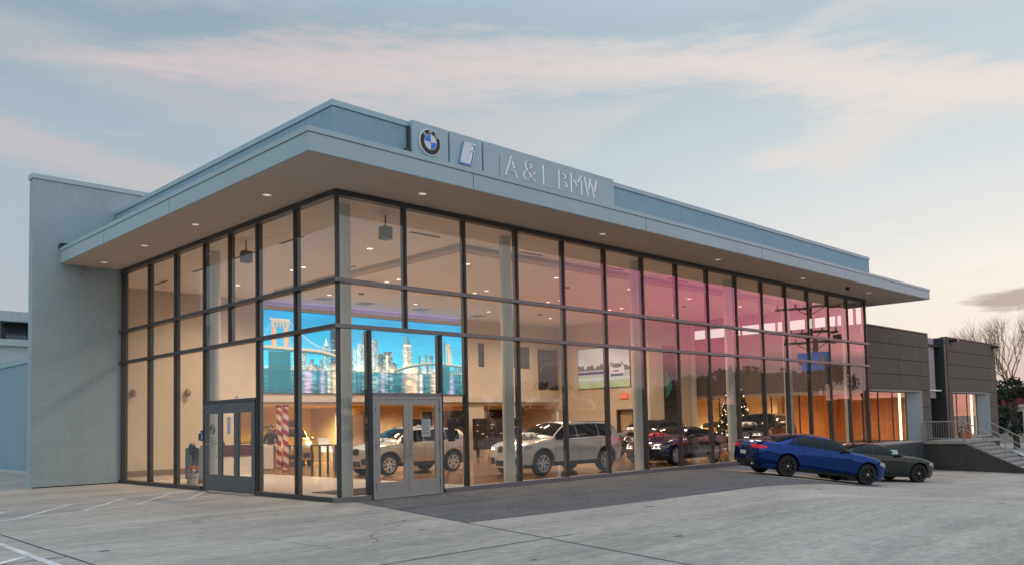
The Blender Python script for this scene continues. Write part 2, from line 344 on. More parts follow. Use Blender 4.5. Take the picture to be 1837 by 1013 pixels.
def make_ground():
    concrete = mat('lot_concrete', (.402, .354, .308), .78, var=.20, vscale=.42, bump=.3, bscale=45, fine=.17, fscale=9, streak=.19, stretch=(.6, 1.3, 1))
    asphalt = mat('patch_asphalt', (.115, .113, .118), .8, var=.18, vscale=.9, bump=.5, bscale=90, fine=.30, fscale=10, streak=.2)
    paint = mat('line_paint', (.66, .62, .60), .7, var=.3, vscale=2.2)
    crack = mat('joint_dark', (.06, .06, .065), .9, var=0)
    xs = sorted(set([-700, -300, -120, -60] + list(np.arange(-40, 50.1, 2)) + [60, 80, 120, 200, 400, 900] + [11.5, 12.3, 13.2, 13.8, 14.5, 15.3, 16.2, 17.5, 18.7, 20.5, 22.3, 25, 28, 31.5, 35]))
    xs = sorted(set([round(v, 3) for v in xs if not 4 < v < 41]+[round(v, 3) for v in np.arange(4, 41.1, .5)])); ys = [-700, -300, -100, -50, -30, -20, -15, -12]+[round(v, 3) for v in np.arange(-10, 1.1, .5)]+[10, 30, 80, 200, 700]
    g = MB(); g.grid([[(x, y, gz(x, y)) for y in ys] for x in xs])
    o = g.build('ground', concrete, smooth=True); tag(o, kind='structure')
    # resurfaced asphalt next to the glass
    def strip(poly, name, m, dz):
        bm = bmesh.new(); vs = [bm.verts.new((x, y, 0)) for x, y in poly]; bm.faces.new(vs)
        for cut in [x for x in xs if 3 < x < 24]:
            bmesh.ops.bisect_plane(bm, geom=bm.verts[:]+bm.edges[:]+bm.faces[:], plane_co=(cut, 0, 0), plane_no=(1, 0, 0))
        for cut in [y for y in ys if -9 < y < 0]:
            bmesh.ops.bisect_plane(bm, geom=bm.verts[:]+bm.edges[:]+bm.faces[:], plane_co=(0, cut, 0), plane_no=(0, 1, 0))
        for v in bm.verts: v.co.z = gz(v.co.x, v.co.y)+dz
        bmesh.ops.recalc_face_normals(bm, faces=bm.faces)
        for f in bm.faces:
            if f.normal.z < 0: f.normal_flip()
        me = bpy.data.meshes.new(name); bm.to_mesh(me); bm.free(); me.materials.append(m)
        o = bpy.data.objects.new(name, me); COL.objects.link(o); tag(o, kind='structure'); return o
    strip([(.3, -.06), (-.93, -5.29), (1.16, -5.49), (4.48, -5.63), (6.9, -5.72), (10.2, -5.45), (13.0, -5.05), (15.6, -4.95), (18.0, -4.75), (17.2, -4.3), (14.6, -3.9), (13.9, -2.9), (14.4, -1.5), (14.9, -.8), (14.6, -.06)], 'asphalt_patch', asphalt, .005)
    def lines(segs, name, m, w, dz):
        b = MB()
        for (x0, y0, x1, y1) in segs:
            d = Vector((x1-x0, y1-y0)); n = Vector((-d.y, d.x)).normalized()*w/2; k = max(1, int(d.length/.8)) if max(x0, x1) > 3 else 1
            for i in range(k):
                a = Vector((x0, y0))+d*i/k; c = Vector((x0, y0))+d*(i+1)/k
                b.add([(a.x-n.x, a.y-n.y, gz(a.x-n.x, a.y-n.y)+dz), (c.x-n.x, c.y-n.y, gz(c.x-n.x, c.y-n.y)+dz), (c.x+n.x, c.y+n.y, gz(c.x+n.x, c.y+n.y)+dz), (a.x+n.x, a.y+n.y, gz(a.x+n.x, a.y+n.y)+dz)], [(0, 1, 2, 3)])
        o = b.build(name, m); tag(o, kind='structure')
    lines([(-9.2, 3.25, -.25, 6.93), (-9.2, 1.35, -.3, 4.85), (-5.58, 2.82, -3.78, 5.45), (-4.16, 3.45, -2.35, 6.05), (-2.82, 4.0, -.95, 6.6), (-1.42, 4.45, -.2, 6.2), (-7.05, 2.3, -5.2, 4.85)], 'parking_hatch_marking', paint, .10, .004)
    lines([(-6.84, -1.2, -6.95, -4.6), (-7.37, -3.52, -6.96, -3.1), (-9.0, -5.2, -7.37, -3.52)], 'parking_line_marking', paint, .11, .004)
    lines([(-6.45, 2.2, -6.75, -10), (-9.0, -7.65, -.95, -7.74), (-.93, -5.32, -2.6, -12.5), (-6.6, -3.6, -9, -3.75)], 'slab_joint', crack, .028, .0035)
    rc = random.Random(9); segs = []
    for (x, y, a, n) in ((-5.2, -2.2, -.7, 16), (1.5, -8.6, .15, 18), (-3.4, -6.1, .9, 10), (6.5, -8.0, -.35, 20), (-7.4, 1.2, .4, 9), (-2.0, 1.2, -1.2, 10)):
        for _ in range(n): a += rc.uniform(-.45, .45); nx, ny = x+.26*math.cos(a), y+.26*math.sin(a); segs.append((x, y, nx, ny)); x, y = nx, ny
    lines(segs, 'pavement_crack', crack, .009, .003)
    # scattered stains and a drain cover further out
    st = mat('oil_stain', (.17, .16, .155), .7, var=.4, vscale=3)
    b = MB()
    for _ in range(46):
        x, y = random.uniform(-8, 16), random.uniform(-12, 7)
        if x > .0 and y > -1: continue
        if x > -1 and -6.2 < y < 0 and x < 14: continue
        r = random.uniform(.03, .13); n = 9; ph = random.random()*6
        b.add([(x+r*(1+.35*math.sin(3*t+ph))*math.cos(t), y+.7*r*(1+.3*math.sin(2*t+ph))*math.sin(t), gz(x, y)+.004) for t in [2*PI*k/n for k in range(n)]], [tuple(range(n))])
    tag(b.build('pavement_stain', st), kind='structure')
make_ground()

# ------------------------------------------------------------------ the showroom building
stucco = mat('blue_grey_stucco', (.265, .41, .485), .85, var=.05, vscale=.9, bump=.35, bscale=120, fine=.06, fscale=14)
panelm = mat('blue_grey_panel', (.37, .49, .53), .55, var=.04, vscale=.7)
copingm = mat('coping_metal', (.36, .50, .54), .5, metal=.0, var=.04)
soffitm = mat('soffit_plaster', (.53, .445, .385), .9, var=.05, vscale=2, fine=.08)
framem = mat('frame_bronze', (.062, .060, .062), .42, metal=.3, var=.06)
framel = mat('rail_skylit_grey', (.20, .20, .21), .42, metal=.35, var=.06)  # sky caught by right-front rails put into the grey; pale sill shares it
doorm = mat('door_aluminium', (.36, .35, .33), .5, metal=.15, var=.05)
doord = mat('door_dark', (.115, .13, .142), .42, metal=.3, var=.05)
glass = glass_mat('facade_glass')
intwall = mat('interior_wall_paint', (.65, .53, .40), .8, var=.05, vscale=.8)
intceil = mat('ceiling_paint', (.86, .77, .69), .85, var=.03, vscale=.6)
tile = mat('pale_floor_tile', (.58, .50, .44), .22, var=.05, vscale=1.2)
wood = mat('brown_floor', (.20, .105, .055), .16, var=.25, vscale=1.4, stretch=(.6, 2.4, 1))
colm = mat('column_paint', (.64, .62, .57), .6, var=.03)
dark = mat('dark_void', (.02, .02, .022), .6, var=0)
whitem = mat('white_plastic', (.72, .70, .67), .45, var=.03)
black = mat('black_plastic', (.016, .016, .018), .35, var=0)
chrome = mat('polished_steel', (.72, .72, .73), .18, metal=1.0, var=0)
lampm = mat('lamp_lens', (.9, .85, .75), .4, var=0, emit=(1, .84, .70), estr=2.2)
softlamp = mat('soffit_lamp_lens', (.85, .8, .75), .4, var=0, emit=(1, .86, .74), estr=.42)

SHOW = thing('showroom_building', 'glass walled car showroom with blue grey parapet and deep flat canopy', 'building')
HT, R1, R2 = 7.0, 4.945, 3.924
def lamp(name, kind, loc, energy, color, parent, size=.15, spot=None, rot=None):
    l = bpy.data.lights.new(name, kind); l.energy = energy; l.color = color
    if kind in ('POINT', 'SPOT'): l.shadow_soft_size = size
    if kind == 'AREA': l.size = size
    if kind == 'SPOT': l.spot_size = spot or R(160); l.spot_blend = 1.0
    o = bpy.data.objects.new(name, l); COL.objects.link(o); o.location = Vector(loc)-WORLD.get(parent, Vector((0, 0, 0))); o.parent = parent
    if rot: o.rotation_euler = rot
    return o

def facade(along, n_edges, z_rows, skip_low, name):
    """along='x': plane y=0 ; along='y': plane x=0. n_edges: mullion positions; skip_low: those that stop at the second rail"""
    def P(a0, a1, d0, d1, z0, z1, b, mi=0):
        if along == 'x': b.box(a0, a1, d0, d1, z0, z1, mi)
        else: b.box(d0, d1, a0, a1, z0, z1, mi)
    b = MB(); end = n_edges[-1]
    for i, a in enumerate(n_edges):
        z0 = R2+.05 if a in skip_low else .11
        w = .027
        if i == 0 and along == 'y': continue
        if i == 0: P(a-.03, a+.046, -.03, .05, z0, 6.88, b)
        elif i == len(n_edges)-1: P(a-.05, a+.03, -.06, .14, z0, 6.88, b)
        else: P(a-w, a+w, -.05, .13, z0, 6.88, b)
    st = -.10 if along == 'x' else -.045
    e1 = end+.05
    P(-.09 if along == 'x' else .121, e1, -.09, .12, 6.88, 7.0, b)
    P(.05 if along == 'x' else .12, e1, .0, .1, R1-.02, R1+.02, b)
    return b, P, e1
xs_r = [i*1.889 for i in range(16)]
ys_l = [0, 1.80, 3.67, 5.19, 6.72, 8.66, 10.63, 12.80]
def make_glazing():
    # right-hand front (along x)
    b, P, e1 = facade('x', xs_r, None, {xs_r[1]}, 'r')
    for a in (.83, 2.93): P(a-.035, a+.035, -.055, .15, .11 if a > 9 else .02, R2-.05, b)
    b.build('window_frame', framem, SHOW)
    r = MB()
    for z in (R1, R2): r.box(-.12, e1, -.13, -.061, z-.045, z+.045); r.box(-.04, e1, -.0605, .09, z-.035, z+.035)
    r.box(-.10, .79, -.10, .12, 0, .11); r.box(2.97, e1, -.10, .12, 0, .11)
    r.box(.865, 2.895, -.07, .10, 2.36, 2.44)
    r.build('window_rail', framel, SHOW)
    # left-hand front (along y)
    b, P, e2 = facade('y', ys_l, None, {ys_l[3]}, 'l')
    r = MB()
    for z in (R1, R2): r.box(-.13, -.061, -.06, e2, z-.045, z+.045); r.box(-.0605, .09, .05, e2, z-.035, z+.035)
    r.box(-.10, .12, .12, 3.63, 0, .11); r.box(-.10, .12, 6.76, e2, 0, .11); r.box(-.07, .10, 3.71, 6.68, 2.36, 2.46)
    b.build('window_frame', framem, SHOW); r.build('window_rail', framem, SHOW)
    def pane(a0, a1, z0, z1, along):
        m = MB(); t = random.uniform(-.005, .005); t2 = random.uniform(-.004, .004)
        d = lambda k, q: (k*t*(a1-a0)+q*t2*(z1-z0))
        vs = []
        for dd in (-.006, .006):
            for (k, q) in ((-.5, -.5), (.5, -.5), (.5, .5), (-.5, .5)):
                a = a0 if k < 0 else a1; z = z0 if q < 0 else z1; o_ = dd+d(k, q)
                vs.append((a, o_, z) if along == 'x' else (o_, a, z))
        m.add(vs, [(0, 3, 2, 1), (4, 5, 6, 7), (0, 1, 5, 4), (1, 2, 6, 5), (2, 3, 7, 6), (3, 0, 4, 7)])
        m.build('window_pane', glass, SHOW)
    g = .026
    for i in range(15):
        a0, a1 = xs_r[i]+g, xs_r[i+1]-g
        pane(a0, a1, R1+.04, 6.87, 'x'); pane(a0, a1, R2+.04, R1-.04, 'x')
        if i >= 2: pane(a0, a1, .115, R2-.04, 'x')
    pane(g, .79, .115, R2-.04, 'x'); pane(.87, 2.89, 2.45, R2-.04, 'x'); pane(2.97, xs_r[2]-g, .115, R2-.04, 'x')
    for i in range(7):
        a0, a1 = ys_l[i]+g, ys_l[i+1]-g
        pane(a0, a1, R1+.04, 6.87, 'y'); pane(a0, a1, R2+.04, R1-.04, 'y')
        if i not in (2, 3): pane(a0, a1, .115, R2-.04, 'y')
    pane(3.72, 6.67, 2.47, R2-.04, 'y')
    # double doors in the right-hand front
    fr = MB(); fr.box(.866, .93, -.08, .06, .0, 2.355); fr.box(2.83, 2.894, -.08, .06, .0, 2.355); fr.box(.93, 2.83, -.08, .06, 2.29, 2.355)
    fr.box(.866, 2.894, -.14, .10, -.01, .018)
    fr.build('door_frame', doorm, SHOW)
    for s, (x0, x1) in enumerate(((.935, 1.877), (1.883, 2.825))):
        d = MB(); st = .13
        d.box(x0, x0+st, -.065, -.02, .025, 2.285); d.box(x1-st, x1, -.065, -.02, .025, 2.285)
        d.box(x0+st, x1-st, -.065, -.02, .025, .37); d.box(x0+st, x1-st, -.065, -.02, 2.16, 2.285)
        dr = d.build('door', doorm, SHOW)
        p = MB(); p.box(x0+st, x1-st, -.046, -.038, .37, 2.16); p.build('door_pane', glass, dr)
        hx = 1.80 if s == 0 else 1.96
        h = MB(); h.tube([(hx, -.066, .95), (hx, -.13, .95), (hx, -.13, 1.32), (hx, -.066, 1.32)], .014, 8); h.build('handle', chrome, dr, smooth=True)
        xh = x0-.002 if s == 0 else x1+.002
        for z in (.3, 1.2, 2.05): hg = MB(); hg.tube([(xh, -.072, z-.07), (xh, -.072, z+.07)], .013, 8); hg.build('hinge', doord, dr)
    # door unit in the left-hand front
    fr = MB(); fr.box(-.08, .06, 3.712, 3.79, .0, 2.355); fr.box(-.08, .06, 6.60, 6.678, .0, 2.355); fr.box(-.08, .06, 3.79, 6.60, 2.25, 2.355)
    fr.build('door_frame', doord, SHOW)
    for k, (y0, y1) in enumerate(((3.80, 4.74), (4.745, 5.665), (5.67, 6.59))):
        d = MB(); st = .12
        d.box(-.065, -.02, y0, y0+st, .02, 2.245); d.box(-.065, -.02, y1-st, y1, .02, 2.245)
        d.box(-.065, -.02, y0+st, y1-st, .02, .46); d.box(-.065, -.02, y0+st, y1-st, 2.10, 2.245)
        dr = d.build('door', doord, SHOW)
        p = MB(); p.box(-.046, -.038, y0+st, y1-st, .46, 2.10); p.build('door_pane', glass, dr)
        if k == 2:
            h = MB(); h.tube([(-.066, 5.84, .95), (-.13, 5.84, .95), (-.13, 5.84, 1.32), (-.066, 5.84, 1.32)], .014, 8)
            h.tube([(-.10, 5.83, 1.28), (-.10, 6.5, 1.28)], .013, 8); h.build('handle', chrome, dr, smooth=True)
make_glazing()

def make_shell():
    # canopy
    c = MB()
    c.box(-1.91, 31.0, -2.01, -1.97, 7.012, 7.375); c.box(-1.91, -1.87, -1.97, 12.83, 7.012, 7.375); c.box(30.96, 31.0, -1.97, 7.0, 7.012, 7.375)
    c.box(-1.87, 30.96, -1.97, -.3, 7.30, 7.36); c.box(-1.87, -.3, -.3, 12.83, 7.30, 7.36); c.box(28.55, 30.96, -.3, 7.0, 7.30, 7.36)
    can = c.build('canopy', panelm, SHOW)
    c = MB(); c.box(-1.93, 31.02, -2.03, -1.90, 7.387, 7.495); c.box(-1.93, -1.80, -1.90, 12.83, 7.387, 7.495); c.box(30.89, 31.02, -1.90, 7.0, 7.387, 7.495)
    c.build('coping', copingm, can)
    c = MB(); c.box(-1.90, 30.99, -2.0, -1.96, 7.375, 7.387); c.box(-1.90, -1.86, -1.96, 12.8, 7.375, 7.387)
    for x in (2.35, 8.9, 15.4, 21.9, 28.0): c.box(x-.006, x+.006, -2.0125, -2.0, 7.03, 7.375)
    for y in (4.5, 9.0): c.box(-1.9125, -1.9, y-.006, y+.006, 7.03, 7.375)
    c.build('panel_seam', dark, can)
    s = MB(); s.box(-1.87, 30.96, -1.97, -.1, 7.0, 7.05); s.box(-1.87, -.1, -.1, 12.84, 7.0, 7.05); s.box(28.45, 30.96, -.1, 7.0, 7.0, 7.05)
    s.build('soffit', soffitm, can)
    for (x, y) in [(1.64, -1.03), (8.14, -1.03), (14.2, -1.04), (20.2, -1.08), (26.3, -1.08), (-.98, 1.34), (-.98, 5.1), (-.98, 8.49), (-.98, 11.7)]:
        d = MB(); d.lathe([(.115, 6.998), (.115, 6.985), (.09, 6.984)], (x, y, 0), 'z', 20); tr = d.build('soffit_downlight', whitem, can)
        d = MB(); d.lathe([(.088, 6.983), (.05, 6.9825)], (x, y, 0), 'z', 16); d.build('lens', softlamp, tr)
    cam = MB(); cam.lathe([(.09, 6.99), (.09, 6.94), (.06, 6.88), (.02, 6.86)], (23.9, -1.2, 0), 'z', 14); cam.build('dome_camera', black, can, smooth=True)
    # parapet
    p = MB()
    p.box(-.25, 28.5, -.25, -.1, 7.37, 8.80); p.box(-.25, -.1, -.1, 12.83, 7.37, 8.80); p.box(28.35, 28.5, -.1, 9.0, 7.37, 8.80)
    par = p.build('parapet', stucco, SHOW)
    p = MB(); p.box(-.28, 28.53, -.28, .02, 8.815, 8.945); p.box(-.28, .02, .02, 12.83, 8.815, 8.945); p.box(28.23, 28.53, .02, 9.0, 8.815, 8.945); p.build('coping', copingm, par)
    p = MB(); p.box(-.245, 28.49, -.24, -.11, 8.80, 8.815); p.box(-.24, -.11, -.11, 12.8, 8.80, 8.815); p.build('panel_seam', dark, par)
    p = MB(); p.box(18.9, 19.05, -.8, -.55, 7.36, 7.56); p.build('roof_vent', black, can)
    r = MB(); r.box(-.09, 28.35, -.09, 21.6, 7.06, 7.25); r.build('roof', soffitm, SHOW)
    # foundation under the glass where the pavement falls away
    f = MB(); f.box(11.5, 28.4, -.06, .3, -1.6, 0.0); f.build('foundation', mat('foundation_concrete', (.42, .43, .44), .8, var=.1, vscale=2), SHOW)
    # floors
    f = MB(); f.box(.10, 4.72, .10, 15.6, -.2, .03); f.box(4.72, 28.3, .10, .72, -.2, .031); f.build('tile_floor', tile, SHOW)
    f = MB(); f.box(4.72, 28.3, .72, 15.6, -.2, .03); f.box(4.8, 24.2, 15.6, 21.4, -.2, .03); f.build('showroom_floor', wood, SHOW)
    # ceiling with drop band
    c = MB(); c.box(.1, 28.3, .1, 15.6, 6.9, 6.95); c.box(28.3, 28.42, 0.1, .1001, 6.9, 6.95) if False else None
    ce = c.build('ceiling', intceil, SHOW)
    c = MB(); c.box(5.55, 27.5, 2.25, 2.75, 6.78, 6.898); c.box(5.55, 6.0, 2.75, 13.0, 6.78, 6.898); c.build('ceiling_band', mat('bulkhead_paint', (.46, .38, .33), .8, var=.03), ce)
    for x0, x1, y0, y1 in [(p, q, 1.90, 1.99) for p, q in ((3.55, 4.6), (7.75, 8.76), (11.54, 12.81), (15.6, 16.8), (19.4, 20.6))]+[(1.59, 1.68, p, q) for p, q in ((4.22, 5.46), (7.0, 8.2), (10.16, 11.21), (13.2, 14.4))]+[(5.15, 5.24, 7.0, 8.2)]:
        v = MB(); v.box(x0, x1, y0, y1, 6.885, 6.899); v.build('air_slot', dark, ce)
    for x, y in ((10.3, 13.9), (8.2, 13.8), (13.4, 14.0), (17.0, 14.2)):
        v = MB(); v.box(x-.3, x+.3, y-.3, y+.3, 6.88, 6.899); v.build('air_grille', mat('grille_grey', (.3, .28, .3), .5, var=0), ce)
    for x in (3.95, 7.78, 12.06, 16.36, 20.6, 24.8):
        for y in (4.4, 8.15, 8.86, 12.7):
            if x > 24 and y > 8.5: continue
            d = MB(); d.lathe([(.11, 6.899), (.11, 6.886), (.085, 6.885)], (x, y, 0), 'z', 14); l = d.build('ceiling_light', whitem, ce)
            d = MB(); d.lathe([(.084, 6.888), (.02, 6.8875)], (x, y, -.006), 'z', 12); d.build('lens', lampm, l)
            if y != 8.86 and (x, y) != (24.8, 8.15): lamp('lamp', 'SPOT', (x, y, 6.84), (1060 if y != 8.15 else 1300)*(1.25 if x < 4 else 1), (1, .79, .61), ce, .4, R(166))
    for x, y in ((1.95, .85), (.72, 5.7)):
        d = MB(); d.box(x-.13, x+.13, y-.12, y+.12, 6.28, 6.6); d.tube([(x, y, 6.6), (x, y, 6.9)], .02, 8); d.box(x-.16, x-.13, y-.05, y+.05, 6.4, 6.5); d.build('hanging_speaker', mat('speaker_grey', (.10, .085, .09), .6, var=0), ce, bevel=.015)
    for x, y in ((14.0, 5.6), (8.6, 11.7), (19.0, 11.9), (22.5, 6.0)):
        d = MB(); d.lathe([(.13, 6.898), (.12, 6.87), (.05, 6.84)], (x, y, 0), 'z', 14); d.build('smoke_dome', mat('dome_brown', (.16, .08, .06), .5, var=0), ce)
    # inner columns
    for x, y in ((.66, .75), (5.97, .75), (11.9, .75), (17.68, .75), (22.2, .75), (27.9, .75), (.75, 7.72), (28.0, 9.25), (19.5, 9.6)):
        if (x, y) == (19.5, 9.6): continue
        d = MB(); d.lathe([(.165, .03), (.165, 6.9)], (x, y, 0), 'z', 20); d.build('column', colm, SHOW, smooth=True)
    # inner walls
    w = MB()
    w.box(.1, 5.3, 15.6, 15.75, .03, 6.9); w.box(5.3, 24.2, 15.6, 15.75, 2.62, 6.9); w.box(24.2, 24.35, 9.35, 15.75, 2.25, 6.9)
    w.box(24.2, 24.35, 9.35, 10.4, .03, 2.25); w.box(24.2, 24.35, 11.45, 15.6, .03, 2.25)
    w.box(24.35, 28.3, 9.35, 9.5, .03, 6.9); w.box(-.0, .1, 12.83, 15.75, -.1, 7.0)
    w.build('inner_wall', intwall, SHOW)
    w = MB(); w.box(5.3, 24.2, 15.45, 15.598, 2.75, 3.0); w.build('bulkhead_trim', mat('bulkhead_white', (.62, .55, .50), .7, var=.03), SHOW)
    w = MB(); w.box(.12, 5.3, 15.57, 15.599, .03, .24); w.build('baseboard', mat('baseboard_brown', (.24, .15, .10), .6, var=.05), SHOW)
    yel = mat('recess_paint', (.86, .66, .17), .8, var=.05)
    w = MB(); w.box(5.15, 5.3, 15.75, 21.4, .03, 2.75); w.box(5.3, 12.2, 21.25, 21.4, .03, 2.75); w.box(5.3, 24.2, 15.75, 21.4, 2.62, 2.75); w.build('recess_wall', yel, SHOW)
    w = MB(); w.box(12.2, 24.2, 19.0, 19.15, .03, 2.62); w.box(12.05, 12.2, 15.76, 21.25, .03, 2.62); w.box(17.5, 18.6, 15.62, 15.74, .03, 2.60); w.box(20.7, 21.3, 15.62, 15.74, .03, 2.6); w.box(24.05, 24.2, 15.76, 19, .03, 2.62); w.build('recess_wall', intwall, SHOW)
    for x, y, e, c in ((6.6, 17.0, 2300, (1, .72, .30)), (10.4, 18.0, 2300, (1, .72, .30)), (15.0, 17.2, 800, (1, .7, .42)), (20.0, 17.2, 800, (1, .66, .36))):
        d = MB(); d.lathe([(.11, 2.619), (.11, 2.605), (.08, 2.604)], (x, y, 0), 'z', 12); l = d.build('ceiling_light', whitem, SHOW)
        d = MB(); d.lathe([(.078, 2.603), (.02, 2.6025)], (x, y, 0), 'z', 12); d.build('lens', lampm, l); lamp('lamp', 'SPOT', (x, y, 2.58), e, c, l, .1, R(165))
    # slot windows and dark openings in the back wall
    for (x0, x1, z0, z1) in ((18.28, 18.66, 4.55, 5.76), (20.78, 21.95, 4.56, 5.71)):
        w = MB(); w.box(x0, x1, 15.585, 15.60, z0, z1); w.build('interior_window', mat('dim_glass', (.055, .035, .045), .12, var=0), SHOW)
    for (x0, x1, y, z0, z1) in ((21.9, 24.0, 18.985, .3, 2.45), (18.7, 20.3, 18.985, .9, 2.4)):
        w = MB(); w.box(x0, x1, y, y+.014, z0, z1); w.build('interior_window', mat('dim_glass', (.05, .05, .055), .12, var=0), SHOW)
    # end wall with clerestory strip
    w = MB(); em = mat('end_wall_paint', (.20, .155, .155), .75, var=.05)
    w.box(28.28, 28.40, .95, 9.35, 2.86, 5.92); w.box(28.28, 28.40, .86, 9.35, 6.40, 6.9); w.box(28.28, 28.40, .2, .95, 2.86, 5.9); w.box(28.28, 28.40, .42, .52, 5.9, 6.9)
    w.build('end_wall', em, SHOW)
    w = MB()
    for y in (6.45, 4.45, 4.0, 2.85, 2.5, 1.35, .9): w.box(28.27, 28.39, y-.04, y+.04, 5.92, 6.40)
    w.build('clerestory_mullion', whitem, SHOW)
    w = MB(); w.box(28.27, 28.41, .2, 9.35, 2.70, 2.86); w.build('lintel', mat('lintel_tan', (.45, .34, .25), .7, var=.03), SHOW)
    w = MB()
    for y in (1.9, 3.4, 4.9, 6.4, 7.9): w.box(28.31, 28.36, y-.025, y+.025, .03, 2.70)
    w.build('partition_frame', framem, SHOW)
make_shell()

# signs on the parapet
def make_signs():
    def plate(name, label, x0, x1):
        t = thing(name, label, 'sign', (((x0+x1)/2), -.38, 7.40))
        p = MB(); p.box(x0, x1, -.40, -.252, 7.40, 8.955); p.build('panel', panelm, t); return t
    t = plate('sign', 'grey parapet sign panel with round black and white emblem quartered in blue', 1.86, 2.97)
    cx, cz = 2.36, 8.50
    wr, bk, bl, wh = mat('emblem_white', (.78, .78, .77), .35, var=0), mat('emblem_black', (.012, .011, .012), .3, var=0), mat('emblem_blue', (.02, .19, .72), .3, var=0), mat('emblem_silver', (.72, .72, .70), .35, var=0)
    e = MB(); e.lathe([(.325, -.402), (.325, -.455), (.30, -.462)], (cx, 0, cz), 'y', 48); em = e.build('emblem', wr, t, smooth=True)
    e = MB(); e.lathe([(.302, -.463), (.302, -.468)], (cx, 0, cz), 'y', 48); e.build('emblem_ring', bk, em)
    e = MB(); e.lathe([(.192, -.469), (.192, -.473)], (cx, 0, cz), 'y', 40); e.build('emblem_rim', wr, em)
    for q in range(4):
        e = MB(); pts = [(cx, cz)]+[(cx+.18*math.cos(t_), cz+.18*math.sin(t_)) for t_ in np.linspace(q*PI/2, (q+1)*PI/2, 12)]
        e.prism(pts, -.478, -.474, 'y'); e.build('emblem_quadrant', bl if q in (1, 3) else wh, em)
    for ch, ang in (('B', 135), ('M', 90), ('W', 45)):
        a = R(ang); px, pz = cx+.246*math.cos(a), cz+.246*math.sin(a); c, s = math.cos(a-PI/2), math.sin(a-PI/2)
        mb, lo, hi = text_mb(ch, .13, .006, lambda u, v, w: (u, v, w)); m = (lo+hi)/2
        mb.v = [(px+(u-m)*c-(v-.045)*s, -.470-w, pz+(u-m)*s+(v-.045)*c) for u, v, w in mb.v]
        mb.build('emblem_letter', [wr, wr], em)
    t = plate('sign', 'grey parapet sign panel with slanted white emblem bearing letter i', 3.03, 4.10)
    def sl(u, v): return (3.30+u*.42+v*.16, 8.20+v*.58)
    def rr(u0, u1, v0, v1, r=.12, n=5):
        out = []
        for (cu, cv, a0) in ((u1-r, v1-r*.7, 0), (u0+r, v1-r*.7, 90), (u0+r*.2, v0+r*.2, 180), (u1-r, v0+r*.7, 270)):
            rr_ = r if a0 != 180 else r*.2
            for k in range(n+1):
                a = R(a0+90*k/n); out.append(sl(cu+rr_*math.cos(a), cv+.7*rr_*math.sin(a)))
        return out
    e = MB(); e.prism(rr(-.02, 1.02, -.02, 1.02), -.46, -.402, 'y'); em = e.build('emblem', mat('emblem_edge_blue', (.16, .36, .62), .35, var=0), t)
    e = MB(); e.prism(rr(.0, .97, .03, 1.0), -.466, -.461, 'y'); e.build('emblem_face', mat('emblem_pale', (.70, .76, .80), .4, var=.03), em)
    e = MB(); e.prism(rr(.60, .90, .05, .60, .05), -.470, -.467, 'y'); e.prism(rr(.60, .90, .66, .90, .05), -.470, -.467, 'y'); e.build('emblem_letter_shadow', mat('emblem_deep', (.02, .09, .26), .3, var=0), em)
    e = MB(); e.prism(rr(.60, .80, .05, .565, .05), -.475, -.471, 'y'); e.prism(rr(.60, .80, .66, .85, .05), -.475, -.471, 'y'); e.build('emblem_letter', mat('emblem_bright', (.80, .90, .95), .4, var=0), em)
    t = plate('sign', 'long grey parapet sign panel with raised letters A & L and three more', 4.16, 9.50)
    face, side = mat('letter_face', (.37, .43, .46), .5, var=.03), mat('letter_edge', (.86, .86, .85), .4, var=0, emit=(1, .97, .94), estr=.22)
    for ch, x0, x1, z0 in (('A', 4.93, 5.42, 8.22), ('&', 5.60, 6.16, 8.22), ('L', 6.38, 6.76, 8.22), ('B', 7.02, 7.44, 8.22), ('M', 7.54, 8.06, 8.22), ('W', 8.12, 8.72, 8.22)):
        mb, lo, hi = text_mb(ch, 1.0, 1.0, lambda u, v, w: (u, v, w)); k = (x1-x0)/(hi-lo); vz = max(v for u, v, w in mb.v); v0 = min(v for u, v, w in mb.v)
        mb.v = [(x0+(u-lo)*k, -.401-w*.045, z0+(v-v0)/(vz-v0)*.54) for u, v, w in mb.v]
        mb.build('letter', [face, side], t)
    d = MB(); d.box(4.72, 4.732, -.405, -.40, 8.1, 8.7); d.build('panel_seam', mat('dark_void2', (.08, .1, .11), .6, var=0), t)
    b = MB(); b.box(1.70, 1.84, -.36, -.26, 7.50, 8.25); b.box(1.795, 1.855, -.33, -.26, 8.25, 8.82); o = b.build('electrical_box', mat('box_charcoal', (.05, .055, .065), .6, var=0))
    tag(o, 'narrow dark conduit box beside the round emblem panel', 'conduit box')
make_signs()

